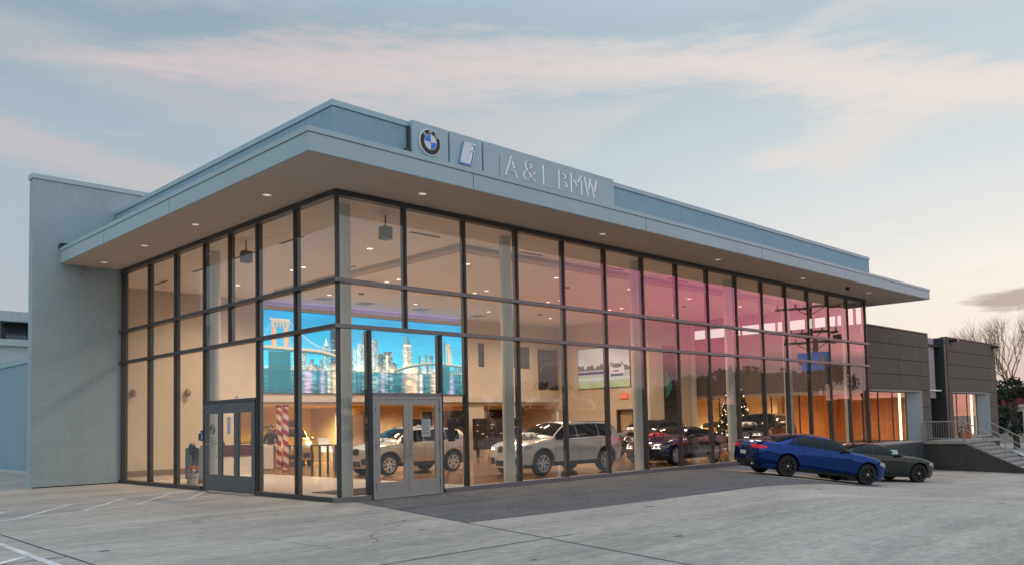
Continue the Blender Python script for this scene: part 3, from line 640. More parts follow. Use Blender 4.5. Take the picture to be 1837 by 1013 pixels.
# wing wall and low wall
def make_left():
    t = thing('wing_wall', 'tall pale stucco wing wall closing the left end of the glass front', 'wall', (-1, 13.0, 0))
    st = mat('pale_stucco', (.37, .46, .50), .88, var=.06, vscale=.7, bump=.4, bscale=110, fine=.055, fscale=12, streak=.05)
    w = MB(); w.box(-2.68, .0, 12.87, 13.25, -.05, 7.06); w.box(-2.68, 1.8, 12.87, 13.25, 7.26, 9.60); w.box(-2.68, -.1, 12.87, 13.25, 7.06, 7.26); w.build('wall_panel', st, t)
    w = MB(); w.box(-2.72, 1.84, 12.84, 13.28, 9.612, 9.76); w.build('coping', mat('coping_metal_pale', (.42, .53, .56), .5, var=.04), t)
    w = MB(); w.box(-2.66, 1.78, 12.885, 13.23, 9.60, 9.612); w.box(-2.62, 0, 12.862, 12.87, -.02, .03); w.build('shadow_gap', dark, t)
    w = MB(); w.box(-1.35, -1.15, 12.72, 12.868, 6.74, 6.86); w.tube([(-1.25, 12.70, 6.80), (-1.25, 12.5, 6.74)], .045, 10); o = w.build('security_camera', mat('camera_grey', (.34, .32, .31), .5, var=0), smooth=True); tag(o, 'small grey security camera under the canopy on the wing wall', 'camera')
    w = MB(); w.box(-1.96, -1.72, 12.6, 12.86, 7.50, 7.62); o = w.build('floodlight', black, bevel=.01); tag(o, 'small black floodlight above the canopy end at wing wall', 'light')
    t = thing('low_wall', 'lower blue grey stucco wall behind the wing wall on the far left', 'wall', (0, 24, 0))
    w = MB(); w.box(-.0, .3, 13.3, 35.9, -.1, 4.62); w.build('wall_panel', stucco, t)
    w = MB(); w.box(-.04, .34, 13.3, 35.9, 4.632, 4.86); w.build('coping', copingm, t)
    w = MB(); w.box(-.06, -.002, 13.4, 35.9, -.02, .12); w.build('base_strip', mat('base_white', (.55, .55, .55), .7, var=.1), t)
    t = thing('warehouse', 'white metal sided warehouse with dark slanted windows above the low wall', 'building', (6, 48, 0))
    ws = stripes_mat('metal_siding', (.30, .42, .46), (.38, .50, .54), 0, 3.2, .12, .6); wh_ = mat('warehouse_white', (.42, .52, .55), .7, var=.05, vscale=.6)
    w = MB(); w.box(-14, 30, 36.4, 60, -.1, 6.5); w.box(-14, 30, 37.4, 60, 6.5, 7.85); w.box(-14, 2.05, 36.42, 37.4, 6.86, 7.8); w.build('wall', wh_, t)
    w = MB(); w.box(-14.1, 30.1, 36.25, 60.1, 7.85, 8.40); w.build('roof_siding', ws, t)
    w = MB(); w.box(-14, 30, 36.2, 37.4, 6.502, 6.86); w.build('window_sill', wh_, t)
    for k in range(14):
        x = 2.3+k*1.05; f = MB(); f.add([(x, 36.3, 6.88), (x+1.0, 36.3, 6.88), (x+1.0+.12, 36.95, 7.84), (x+.12, 36.95, 7.84), (x, 36.36, 6.88), (x+1.0, 36.36, 6.88), (x+1.12, 37.0, 7.84), (x+.12, 37.0, 7.84)], [(0, 1, 2, 3), (4, 7, 6, 5), (0, 4, 5, 1), (2, 6, 7, 3), (0, 3, 7, 4), (1, 5, 6, 2)])
        f.build('window', mat('dusk_pane', (.03, .035, .045), .25, var=0), t)
make_left()
# ------------------------------------------------------------------ service wing to the right
def make_side():
    t = thing('side_building', 'low brown panelled service building with two lit shop windows', 'building', (38, 0, -1))
    clad = mat('brown_cladding', (.118, .102, .084), .85, var=.08, vscale=1.1, fine=.05); back = mat('cladding_gap', (.035, .03, .03), .8, var=0)
    base = mat('dark_base', (.055, .056, .060), .8, var=.12, vscale=1.6); jam = mat('jamb_grey', (.30, .32, .34), .6, var=.04)
    def block(x0, x1, wx0, wx1):
        b = MB(); g = .012
        rows = [2.87, 3.62, 4.36, 5.10, 5.82]; cols = [x0, x0+(x1-x0)*.47, x1-1.25, x1]
        for r in range(4):
            for k in range(3): b.box(cols[k]+g, cols[k+1]-g, -.03, .03, rows[r]+g, rows[r+1]-g)
        zs = [.3, 1.15, 2.0, 2.87]
        for r in range(3):
            b.box(wx1+1.12, x1-g, -.03, .03, zs[r]+g, zs[r+1]-g)
            if wx0-x0 > .2: b.box(x0+g, wx0-.05, -.03, .03, zs[r]+g, zs[r+1]-g)
        b.build('cladding', clad, t)
        b = MB(); b.box(x0, x1, .03, .2, 2.87, 5.84); b.box(wx1+1.1, x1, .03, .2, .25, 2.87)
        if wx0-x0 > .2: b.box(x0, wx0-.03, .03, .2, .25, 2.87)
        b.build('wall', back, t)
        b = MB(); b.box(x0-.02, x1+.02, -.05, .3, 5.842, 5.90); b.build('coping', mat('coping_brown', (.10, .085, .08), .5, var=0), t)
        # splayed grey jamb, header and sill
        b = MB(); b.add([(wx1, .42, .32), (wx1+1.1, -.028, .32), (wx1+1.1, -.028, 2.86), (wx1, .42, 2.86), (wx1+.03, .5, .32), (wx1+1.1, .1, .32), (wx1+1.1, .1, 2.86), (wx1+.03, .5, 2.86)],
              [(0, 1, 2, 3), (4, 7, 6, 5), (0, 4, 5, 1), (3, 2, 6, 7), (0, 3, 7, 4), (1, 5, 6, 2)])
        b.box(wx0-.03, wx1+1.1, -.04, .5, .22, .32); b.box(wx0-.03, wx1+1.0, .0, .5, 2.80, 2.868); b.build('window_surround', jam, t)
        f = MB(); f.box(wx0, wx0+.05, .36, .44, .32, 2.8); f.box(wx1-.05, wx1, .36, .44, .32, 2.8); n = 3
        for k in range(1, n): x = wx0+(wx1-wx0)*k/n; f.box(x-.02, x+.02, .37, .43, .36, 2.76)
        f.box(wx0+.05, wx1-.05, .36, .44, .32, .36); f.box(wx0+.05, wx1-.05, .36, .44, 2.76, 2.8)
        w = f.build('window', framem, t); p = MB(); p.box(wx0+.05, wx1-.05, .395, .405, .36, 2.76); p.build('window_pane', glass, w)
        s = MB(); s.box(wx1-.42, wx1-.28, .55, .62, .36, 2.74); s.build('light_strip', mat('strip_light', (.9, .85, .7), .4, var=0, emit=(1, .86, .55), estr=2.6), t)
    block(28.44, 36.2, 28.6, 33.9); block(39.0, 47.6, 39.65, 45.0)
    b = MB(); b.box(36.24, 38.0, .32, .45, 2.5, 5.76); b.box(36.2, 39.0, 1.4, 1.6, 2.55, 5.80); b.box(36.2, 36.235, .03, 1.4, .2, 5.84); b.box(38.8, 39.0, .03, 1.4, .2, 5.84); b.build('niche_wall', mat('niche_grey', (.30, .30, .30), .5, var=.08, stretch=(1, 1, .2)), t)
    b = MB(); b.box(38.55, 38.8, -.02, 1.35, .27, 5.80); b.build('niche_pier', mat('pier_dark', (.035, .037, .042), .5, var=0), t)
    b = MB(); b.box(36.4, 38.55, 1.5, 1.56, .27, 2.55); d = b.build('door', mat('door_black', (.03, .028, .028), .4, var=0), t)
    b = MB(); b.box(37.9, 37.95, 1.40, 1.5, 1.1, 1.6); b.build('handle', chrome, d)
    b = MB(); b.box(28.44, 36.2, -.045, .3, -1.7, .218); b.box(36.2, 47.6, -.045, .3, -1.8, .22); b.build('base_wall', base, t)
    # rooms
    wd = mat('orange_wood', (.50, .20, .06), .35, var=.22, vscale=1.3, stretch=(5, 5, .35)); cr = mat('cream_wall', (.74, .57, .36), .7, var=.03)
    b = MB(); b.box(36.0, 36.15, .4, 6.2, .3, 2.86)
    for k in range(4): b.box(29.6+k*1.62, 29.6+k*1.62+1.6, 4.9, 5.0, .3, 2.78)
    b.build('wood_panel', wd, t)
    b = MB(); b.box(28.45, 40, 13.9, 14.05, .03, 2.87); b.box(40, 40.15, .4, 14.05, .03, 2.87); b.box(28.40, 28.45, 9.35, 14.05, .03, 2.87); b.box(34.6, 34.75, 8.0, 13.9, .03, 2.87)
    b.box(43.0, 47.5, 3.6, 3.75, .25, 2.87); b.build('room_wall', cr, t)
    b = MB(); b.box(28.42, 47.6, .2, 14.05, 2.872, 2.95); b.build('room_ceiling', intceil, t)
    b = MB(); b.box(28.42, 47.6, .3, 14.05, -.15, .03); b.build('room_floor', tile, t)
    b = MB(); b.box(47.4, 47.55, .2, 14, -.15, 5.84); b.box(28.45, 47.55, 14.05, 14.2, -.1, 5.8); b.build('rear_wall', clad, t)
    b = MB(); b.box(28.6, 47.4, .2, 14, 5.3, 5.4); b.build('roof', back, t)
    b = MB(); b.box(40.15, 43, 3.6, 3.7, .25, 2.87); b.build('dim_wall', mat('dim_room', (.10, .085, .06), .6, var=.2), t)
    for x, y, e in ((30.6, 7.6, 900), (33.2, 7.4, 700), (31.6, 11.8, 1200), (37.5, 10.5, 500), (30.4, 2.5, 700), (33.2, 2.3, 700), (44.2, 1.9, 800), (41.0, 1.9, 120)):
        d = MB(); d.lathe([(.13, 2.871), (.13, 2.855), (.1, 2.854)], (x, y, 0), 'z', 12); l = d.build('ceiling_light', whitem, t)
        d = MB(); d.lathe([(.098, 2.853), (.02, 2.8525)], (x, y, 0), 'z', 12); d.build('lens', lampm, l); lamp('lamp', 'SPOT', (x, y, 2.82), e, (1, .70, .40), l, .12, R(165))
    # lights over the cladding
    for x0 in (39.4, 46.9): b = MB(); b.box(x0, x0+.4, -.45, -.04, 5.62, 5.74); b.build('wall_light', black, t)
    # numbered plate in the niche
    s = thing('number_plate', 'small pale plate with house number in the niche of the brown building', 'sign', (36.7, .29, 3.2))
    b = MB(); b.box(36.3, 37.1, .295, .319, 3.2, 3.68); b.build('plate', mat('plate_grey', (.30, .30, .29), .5, var=0), s)
    mb, lo, hi = text_mb('210', .44, .01, lambda u, v, w: (u, v, w)); k = .66/(hi-lo)
    mb.v = [(36.36+(u-lo)*k, .294-w, 3.29+v) for u, v, w in mb.v]; mb.build('digits', [whitem, whitem], s)
make_side()

def make_stairs():
    base = MATS['dark_base']; con = mat('stair_concrete', (.34, .32, .30), .8, var=.12, vscale=2.5); rail = mat('rail_paint', (.36, .35, .335), .45, var=.04)
    t = thing('landing_stairs', 'concrete landing and steps with dark side walls before the brown building', 'stairs', (37, -2, -1.2))
    b = MB(); b.box(34.8, 40.4, -1.98, -.05, -1.8, .12); b.box(34.775, 35.05, -2.05, -1.7, -1.8, .115); b.build('landing_wall', base, t)
    b = MB(); b.box(34.72, 40.5, -2.02, -.048, .122, .27); b.build('landing_slab', con, t)
    n = 8; z0 = .27; rise = (z0+1.22)/n; run = .33
    b = MB()
    for k in range(n): b.box(34.98, 38.4, -2.03-run*(k+1)-.03, -2.03-run*k, z0-rise*(k+1)-.10, z0-rise*(k+1)); b.box(35.0, 38.38, -2.03-run*(k+1), -2.03-run*k, z0-rise*(k+2), z0-rise*(k+1)-.101)
    b.build('steps', con, t)
    yb = -2.03-run*n
    for x0 in (34.8, 38.42): b = MB(); b.prism([(-2.04, .10), (-2.04, -1.8), (yb-.1, -1.8), (yb-.1, -1.15)], x0, x0+.17, 'x'); b.build('stringer', base, t)
    # railings: each a thing
    r = thing('railing', 'painted metal railing with thin balusters along the landing edge', 'railing', (34.9, -.9, .27))
    b = MB()
    for y in (-.1, -1.95): b.bar((34.9, y, .27), (34.9, y, 1.25), .06)
    b.bar((34.9, -.1, 1.25), (34.9, -1.95, 1.25), .06); b.bar((34.9, -.1, .40), (34.9, -1.95, .40), .04); b.build('frame', rail, r)
    b = MB()
    for k in range(1, 16): y = -.1-1.85*k/16; b.bar((34.9, y, .42), (34.9, y, 1.22), .012)
    b.build('balusters', rail, r)
    for x, lab in ((34.95, 'sloping metal stair handrail on the near side of the steps'), (38.45, 'sloping metal stair handrail on the far side of the steps')):
        r = thing('handrail', lab, 'handrail', (x, -3.3, -.4), 'handrails of the outside steps')
        zb = z0-rise*n
        b = MB()
        for h in (.95, .55): b.tube([(x, -1.9, z0+h), (x, -2.03, z0+h), (x, yb, zb+h), (x, yb-.35, zb+h)], .024, 8)
        b.build('rail', rail, r)
        for q in (0, .33, .66, 1): b = MB(); b.tube([(x, -2.0+(yb+2.0)*q, z0-.12+(zb-z0)*q), (x, -2.0+(yb+2.0)*q, z0+(zb-z0)*q+.95)], .022, 8); b.build('post', rail, r)
        b = MB(); b.tube([(x, yb-.35, zb-.05), (x, yb-.35, zb+.95)], .022, 8); b.build('post', rail, r)
    o = MB(); o.lathe([(.32, .27), (.36, .62), (.32, .62), (.28, .55)], (38.9, -.75, 0), 'z', 16)
    p = thing('planter', 'round orange planter with flowers on the landing by the shop window', 'planter', (38.9, -.75, .27))
    o.build('pot', mat('terracotta', (.55, .14, .05), .6, var=.1), p)
    o = MB()
    for k in range(60): a = random.random()*6.3; rr = random.random()*.34; z = .62+random.random()*.32; o.ball((38.9+rr*math.cos(a), -.75+rr*math.sin(a), z), .05, 5, 4)
    o.build('flowers', mat('red_flowers', (.42, .09, .05), .7, var=.4), p)
    d = thing('white_post', 'slim pale square post at the foot of the steps', 'post', (45.2, -2.2, -1.4))
    b = MB(); b.box(45.05, 45.35, -2.35, -2.05, -1.5, 1.95); b.build('shaft', mat('post_cream', (.60, .55, .46), .6, var=.04), d)
    b = MB(); b.box(44.9, 45.5, -2.5, -1.9, 1.95, 2.08); b.build('cap', mat('post_cream', (.6, .5, .4)), d)
make_stairs()

def make_far():
    t = thing('far_building', 'low pale block building with dark red roof edge beyond the steps', 'building', (92, 8, -1.5))
    b = MB(); b.box(86, 98, -8, 24, -1.6, 2.4); b.build('wall', mat('far_wall', (.44, .36, .30), .8, var=.06, vscale=.4), t)
    b = MB(); b.box(85.6, 98.4, -8.4, 24.4, 2.42, 4.0); b.build('roof', mat('far_red', (.20, .018, .022), .6, var=.05), t)
    b = MB(); b.box(85.97, 86.0, -8, 24, -.2, .1); b.build('wall_band', mat('far_band', (.22, .17, .14), .8, var=0), t)
make_far()

# ------------------------------------------------------------------ trees
leafm = mat('dark_leaf', (.030, .042, .026), .7, var=.5, vscale=1.2); barkm = mat('bark', (.10, .075, .06), .9, var=.2)
def leaf_mesh(name, n, rad, h, seed, leaf=.35):
    r = np.random.default_rng(seed); b = MB(); k = 26
    cl = [(r.normal(0, .42, 2)*rad, r.uniform(.25, 1.0)*h, r.uniform(.14, .34)*rad) for _ in range(k)]
    for _ in range(n):
        (cxy, cz, cr) = cl[r.integers(k)]; d = r.normal(size=3); d /= np.linalg.norm(d); rr = cr*r.random()**.4
        p = np.array([cxy[0]+d[0]*rr*1.2, cxy[1]+d[1]*rr*1.2, cz+d[2]*rr]); a = r.normal(size=3); a /= np.linalg.norm(a); c = np.cross(a, r.normal(size=3)); c /= np.linalg.norm(c)
        s = leaf*r.uniform(.5, 1.2); b.add([p-a*s*.5, p+c*s*.3, p+a*s*.5, p-c*s*.3], [(0, 1, 2, 3)])
    return b
def limbs(b, p, d, L, r, depth, rnd, tips=None, spread=.62):
    q = p+d*L; m = p+d*L*.5+Vector((rnd.uniform(-1, 1), rnd.uniform(-1, 1), rnd.uniform(-.3, .5)))*L*.06
    b.tube([p, m, q], [r, r*.82, r*.62], 6 if depth > 2 else 4, cap=False)
    if tips is not None: tips.append(q)
    if depth == 0: return
    for _ in range(3 if depth > 1 else 2):
        nd = (d+Vector((rnd.uniform(-1, 1), rnd.uniform(-1, 1), rnd.uniform(-.25, .75)))*spread).normalized()
        limbs(b, p+d*L*rnd.uniform(.6, 1), nd, L*rnd.uniform(.62, .85), r*.55, depth-1, rnd, tips, spread)
def make_trees():
    rnd = random.Random(5)
    # bare tree beyond the end of the building
    for (x, y, s, lab) in ((72, 5.4, 1.3, 'tall bare winter tree with fine twigs beyond the brown building'), (78, .9, 1.15, 'bare winter tree leaning at the right edge of the picture'), (88, 15.6, 1.15, 'small bare tree showing just above the brown roof')):
        t = thing('bare_tree', lab, 'tree', (x, y, -1.5)); b = MB(); c = MB()
        limbs(b, Vector((x, y, -1.5)), Vector((.02, .03, 1)), 3.4*s, .20*s, 0, rnd); b.build('trunk', barkm, t)
        for k in range(6):
            nd = Vector((rnd.uniform(-.6, .6), rnd.uniform(-.7, .7), 1)).normalized(); limbs(c, Vector((x, y, -1.5))+Vector((.02, .03, 1))*3.4*s*rnd.uniform(.7, 1), nd, 2.3*s, .065*s, 5, rnd, None, .48)
        c.build('crown', mat('twig_bark', (.27, .165, .10), .9, var=.2), t)
    def leafy(x, y, z, sc, lab, proto, grp=None):
        t = thing('evergreen_tree', lab, 'tree', (x, y, z), grp, world=False); t.scale = (sc[0], sc[0], sc[1]); t.rotation_euler.z = rnd.random()*6
        for nm, me in proto:
            o = bpy.data.objects.new(nm, me); COL.objects.link(o); o.parent = t
    protos = []
    for sd in range(3):
        b = leaf_mesh('crown', 2600, 2.6, 6.0, 20+sd, .42); o = b.build('crown', leafm, thing('x', 'x', 'x')); me1 = o.data; par = o.parent; bpy.data.objects.remove(o); bpy.data.objects.remove(par)
        b = MB(); limbs(b, Vector((0, 0, 0)), Vector((0, 0, 1)), 2.4, .2, 2, rnd); o = b.build('trunk', barkm, thing('x', 'x', 'x')); me2 = o.data; par = o.parent; bpy.data.objects.remove(o); bpy.data.objects.remove(par)
        protos.append([('crown', me1), ('trunk', me2)])
    leafy(68.5, 4.6, -1.4, (1.0, .92), 'dark leafy evergreen tree right of the brown building', protos[0])
    leafy(70.5, 1.6, -1.4, (.95, .85), 'dark leafy evergreen tree half cut by the picture edge', protos[1])
    # tree belt across the road, seen mirrored in the glass
    for i in range(20):
        a = R(-72-i*5.2); d = rnd.uniform(58, 85); x, y = -10+d*math.cos(a), -16+d*math.sin(a)
        leafy(x, y, -.1, (rnd.uniform(1.6, 2.3), rnd.uniform(1.1, 1.6)), 'dark tree of the belt behind the car park, mirrored in the parked cars', protos[i % 3], 'trees behind the car park mirrored in the cars')
    for i in range(24):
        a = R(-6-i*2.6); d = 92+rnd.uniform(-8, 14); x, y = -10+d*math.cos(a), -16+d*math.sin(a)
        leafy(x, y, -1.5 if x > 40 else -.2, (rnd.uniform(1.1, 1.6), rnd.uniform(.95, 1.5)), 'dark tree of the belt across the road, mirrored in the glass front', protos[i % 3], 'trees across the road mirrored in the glass')
make_trees()

def make_street():
    # utility pole, blue banner, dark hoarding: all seen as reflections in the glass
    t = thing('utility_pole', 'wooden utility pole with three crossarms reflected in the glass front', 'utility pole', (43.5, -9.97, -1.3)); wdm = mat('pole_wood', (.07, .055, .05), .9, var=.2)
    b = MB(); b.tube([(43.5, -9.97, -1.3), (43.5, -9.97, 9.4)], [.19, .14], 10); b.build('pole', wdm, t)
    d = Vector((.42, .91, 0))
    for z, l in ((9.0, 2.1), (7.3, 1.5), (6.6, 1.7)):
        b = MB(); c = Vector((43.5, -9.97, z)); b.bar(c-d*l, c+d*l, .13, .15); b.bar(c-d*l*.5+Vector((0, 0, 0)), c+Vector((0, 0, -.6)), .05); b.bar(c+d*l*.5, c+Vector((0, 0, -.6)), .05)
        for q in (-.92, -.5, .5, .92): p = c+d*l*q; b.tube([p+Vector((0, 0, .07)), p+Vector((0, 0, .32))], .05, 6)
        b.build('crossarm', wdm, t)
    b = MB(); c = Vector((43.5, -9.97, 6.75))+d*1.45; b.tube([c-Vector((0, 0, .1)), c+Vector((0, 0, .35))], .26, 12); b.build('transformer', black, t)
    t = thing('sign_banner', 'blue roadside sign with white emblem reflected in the glass front', 'sign', (42.6, -10.1, 3.4))
    b = MB(); bl = mat('sign_blue', (.01, .16, .52), .4, var=.08, emit=(.01, .20, .7), estr=1.1); n = Vector((.85, -.52, 0)); c0 = Vector((42.75, -9.55, 5.3))
    b.obox(c0, d*.82, n*.1, Vector((0, 0, .55))); b.build('panel', bl, t)
    b = MB(); b.obox(c0+d*.45-n*.11, d*.16, n*.006, Vector((0, 0, .22))); b.obox(c0+d*.45-n*.11, d*.07, n*.007, Vector((0, 0, .42))); b.build('emblem', whitem, t)
    b = MB(); b.bar(c0+d*.7-Vector((0, 0, 6.65)), c0+d*.7-Vector((0, 0, .55)), .14); b.build('post', black, t)
    t = thing('hoarding', 'dark roadside hoarding on posts reflected in the glass front', 'billboard', (50.5, -18, -1.4))
    b = MB(); b.obox((50.5, -18, 4.1), d*1.9, n*.15, (0, 0, 1.15)); b.build('panel', mat('hoarding_dark', (.03, .035, .035), .6, var=.1), t)
    for q in ((50, -19), (51, -17)): b = MB(); b.bar((*q, -1.4), (*q, 2.9), .2); b.build('post', black, t)
    t = thing('roadside_building', 'long dark low building across the road reflected in the glass', 'building', (75, -45, -1.5))
    b = MB(); b.obox((80, -40, .6), (9, 22, 0), (6, -2.5, 0), (0, 0, 2.3)); b.build('wall', mat('roadside_grey', (.12, .11, .11), .8, var=.2, vscale=.4), t)
    b = MB(); b.obox((80, -40, 3.2), (9.3, 22.7, 0), (6.3, -2.6, 0), (0, 0, .28)); b.build('roof', dark, t)
make_street()
# ------------------------------------------------------------------ cars
TYRE = mat('tyre_rubber', (.012, .012, .013), .75, var=0); CARGLASS = mat('car_glass', (.008, .012, .014), .05, var=0, spec=.3)
TRIM = mat('car_black_trim', (.014, .014, .015), .45, var=0); RIMS = mat('alloy_bright', (.66, .66, .66), .3, metal=.35, var=0); RIMD = mat('alloy_black', (.055, .055, .06), .25, metal=.7, var=0)
LENSW = mat('headlight_lens', (.42, .43, .44), .08, var=0, spec=1.0); DRL = mat('running_light', (.9, .9, .9), .2, var=0, emit=(1, .95, .85), estr=1.6)
TAIL = mat('tail_lens', (.30, .008, .012), .12, var=0, emit=(1, .02, .04), estr=.35); PLATE = mat('plate_white', (.6, .6, .58), .5, var=0)
def paint(name, c, metal=.45, rough=.28, coat=1.0): return mat(name, c, rough, metal=metal, var=.02, coat=coat)

def make_car(kind, label, cat, spec, body_mat, rim_mat, chrome_trim=False, group=None, drl=False, cladding=False):
    S = spec; L_ = S['fo']+S['ro']+S['wb']; W = S['W']; wb = S['wb']; tr = S['tr']
    xf, xr = wb/2+S['fo'], -wb/2-S['ro']; top = pchip(*zip(*S['top'])) ; belt = pchip(*zip(*S['belt']))
    X = lambda k: xr+(xf-xr)*k        # k = 0 rear .. 1 front
    topz = lambda x: top((x-xr)/(xf-xr)); beltz = lambda x: belt((x-xr)/(xf-xr))
    wp = pchip([xr, xr+.10, xr+.4, xr+1.0, 0, xf-1.1, xf-.5, xf-.18, xf], [.84, .90, .955, 1, 1, 1, .965, .90, .82])
    prof = pchip([.1, .22, .34, .55, .72, .84, 1.0, 1.2], [.90, .93, .965, .995, 1.0, .985, .965, .95]) if not S.get('tall') else pchip([.1, .28, .42, .65, .85, .97, 1.12, 1.3], [.91, .94, .97, .995, 1.0, .985, .965, .95])
    def yside(x, z):
        fl = 0
        for ax in (wb/2, -wb/2): d = math.hypot(x-ax, z-tr); fl = max(fl, .022*max(0, 1-abs(d-tr-.05)/.30))
        return W/2*wp(x)*prof(z)+fl*wp(x)**4
    ra = tr+.055
    sill = S['sill']; zb_end = S.get('bump', .22)
    def zlow(x):
        z = sill
        if x > wb/2+ra: z = zb_end
        if x < -wb/2-ra: z = zb_end+.05
        for ax in (wb/2, -wb/2):
            if abs(x-ax) < ra: z = max(sill, tr+math.sqrt(max(ra*ra-(x-ax)**2, 0)))
        return z
    def warp(p):
        x, y, z = p; ky = (y/(W/2))**2
        kf = max(0, (x-(xf-.75))/.75)**2; kr = max(0, ((xr+.6)-x)/.6)**2
        x -= kf*(.20*ky+.16*max(0, (z-.62)/.35)**2*.5+.10*max(0, (.42-z)/.25)**2)
        x += kr*(.13*ky+.10*max(0, (z-.95)/.3)+.10*max(0, (.5-z)/.28)**2)
        return (x, y, z)
    tum = S.get('tum', .40)
    def green(x):
        zb, zt = beltz(x), max(topz(x), beltz(x)+.012); h = zt-zb; crown = min(.5*h, .085); zr = zt-crown
        yb = yside(x, zb)-.025*min(1, h/.15); yr = yb-tum*(zr-zb)-.03
        return zb, zt, crown, zr, yb, yr
    def pg(x, t):
        zb, zt, crown, zr, yb, yr = green(x); b = .02*math.sin(PI*t)*min(1, (zr-zb)/.3)
        return (x, yb+(yr-yb)*t+b, zb+.01+(zr-zb-.01)*t)
    def pr(x, s):
        zb, zt, crown, zr, yb, yr = green(x); return (x, yr*(1-s), zr+crown*(1-(1-s)**2.3))
    def off(fn, a, b, d, sgn):
        e = 1e-3; p = np.array(fn(a, b)); u = np.array(fn(a+e, b))-p; v = np.array(fn(a, b+e))-p; n = np.cross(u, v); l = np.linalg.norm(n)
        n = n/l if l > 1e-12 else np.array([0, 1, 0]);
        if n[1]+n[2]*.5 < 0: n = -n
        q = p+n*d; x, y, z = warp(q); return (x, y*sgn, z)
    root = thing(kind, label, cat, (0, 0, 0), group, world=False)
    # body shell
    xs = set(np.linspace(xr, xf, 46)) | {xr+.03, xr+.07, xf-.03, xf-.07, xf-.12}
    for ax in (wb/2, -wb/2):
        for k in range(15): xs.add(ax+ra*math.cos(PI*k/14))
        xs |= {ax-ra-.004, ax+ra+.004}
    xs = sorted(xs); ns, ng, nr = 11, 5, 6; B = MB()
    def ring(x):
        zl = zlow(x); zb = beltz(x); zl = min(zl, zb-.04)
        zz = [zl+(zb-zl)*(t/(ns-1)) for t in range(ns)]
        if zl < .5: zz = sorted([zl, zl+.06] + [max(zl+.08, z) for z in np.linspace(.40, zb, ns-2)])
        out = [(x, yside(x, z)-(.03 if i == 0 else 0), z) for i, z in enumerate(zz)]
        out += [pg(x, t/(ng-1)) for t in range(ng)]+[pr(x, s/nr) for s in range(1, nr+1)]
        return out
    rings = [ring(x) for x in xs]
    for sgn in (1, -1): B.grid([[(lambda q: (q[0], q[1]*sgn, q[2]))(warp(p)) for p in rg] for rg in rings])
    for rg in (rings[0], rings[-1]):
        side = rg[:ns]; M_ = 14; rows = []
        for (x, y, z) in side: rows.append([warp((x, y*c, z)) for c in np.linspace(-1, 1, M_+1)])
        arc = sorted([(q[1], q[2]) for q in rg[ns-1:]]); ay = [a for a, _ in arc]; az_ = [b for _, b in arc]; yb = side[-1][1]
        rows.append([warp((rg[0][0], yb*c, float(np.interp(abs(yb*c), ay, az_)))) for c in np.linspace(-1, 1, M_+1)]); B.grid(rows)
    B.build('body', body_mat, root, smooth=True, weld=True, angle=30)
    # dark underbody and wheel wells
    U = MB(); U.box(xr+.22, xf-.24, -W/2+.30, W/2-.30, sill-.03, .62); U.box(xr+.5, xf-.5, -W/2+.12, W/2-.12, sill-.01, sill+.03) if False else None
    for ax in (wb/2, -wb/2):
        for sgn in (1, -1):
            P = []
            for k in range(13):
                a = PI*k/12; P.append([(ax+ra*math.cos(a), sgn*(W/2-.31), tr+ra*math.sin(a)), (ax+(ra-.004)*math.cos(a), sgn*(yside(ax, tr+.2)-.03), tr+(ra-.004)*math.sin(a))])
            U.grid(P)
    for sgn in (1, -1): U.box(-wb/2+ra, wb/2-ra, sgn*(W/2-.32) if sgn > 0 else -W/2+.07, sgn*(W/2-.07) if sgn > 0 else -(W/2-.32), sill-.02, sill+.05)
    U.build('underbody', TRIM, root)
    # wheels
    for ax in (wb/2, -wb/2):
        for sgn in (1, -1):
            w = thing('wheel', None, None, (ax, sgn*(W/2-.125), tr), world=False); w.parent = root
            hw = .118; rr = tr*.715
            t = MB(); t.lathe([(rr, -hw), (tr*.94, -hw), (tr, -hw*.7), (tr, hw*.7), (tr*.94, hw), (rr, hw), (rr-.02, hw*.6), (rr-.02, -hw)], (0, 0, 0), 'y', 32); t.f = t.f[:-2]; t.mi = t.mi[:-2]; t.build('tyre', TYRE, w, smooth=True)
            m = MB(); o_ = sgn*hw
            m.lathe([(rr+.004, o_*.9), (rr+.004, o_*.97), (rr-.022, o_*.97), (rr-.03, o_*.3)], (0, 0, 0), 'y', 32); m.f = m.f[:-2]; m.mi = m.mi[:-2]
            for k in range(5):
                for dlt in (-.15, .15):
                    a0, a1 = 2*PI*k/5+dlt*.55+.3, 2*PI*k/5+dlt*1.9+.3; p0 = Vector((.055*math.cos(a0), o_*.78, .055*math.sin(a0))); p1 = Vector(((rr-.015)*math.cos(a1), o_*.86, (rr-.015)*math.sin(a1)))
                    d_ = (p1-p0); l = d_.length; d_.normalize(); s_ = d_.cross(Vector((0, 1, 0))).normalized()
                    m.obox((p0+p1)/2, s_*.019, Vector((0, .014, 0)), d_*l/2)
            m.lathe([(.075, o_*.70), (.07, o_*.88), (.03, o_*.92)], (0, 0, 0), 'y', 14); m.build('rim', rim_mat, w, smooth=True)
            m = MB(); m.lathe([(.034, o_*.93), (.032, o_*.955), (.01, o_*.96)], (0, 0, 0), 'y', 14); m.build('hub_cap', chrome, w, smooth=True)
            m = MB(); m.lathe([(rr-.03, o_*.28), (.02, o_*.30)], (0, 0, 0), 'y', 20); m.lathe([(tr*.50, o_*.34), (tr*.50, o_*.42), (.05, o_*.44)], (0, 0, 0), 'y', 20); m.build('brake_disc', mat('disc_dark', (.03, .03, .03), .5, var=0), w)
    # glass
    xw0, xw1 = X(S['cowl']), X(S['roof_f'])          # windscreen from cowl back to the roof edge
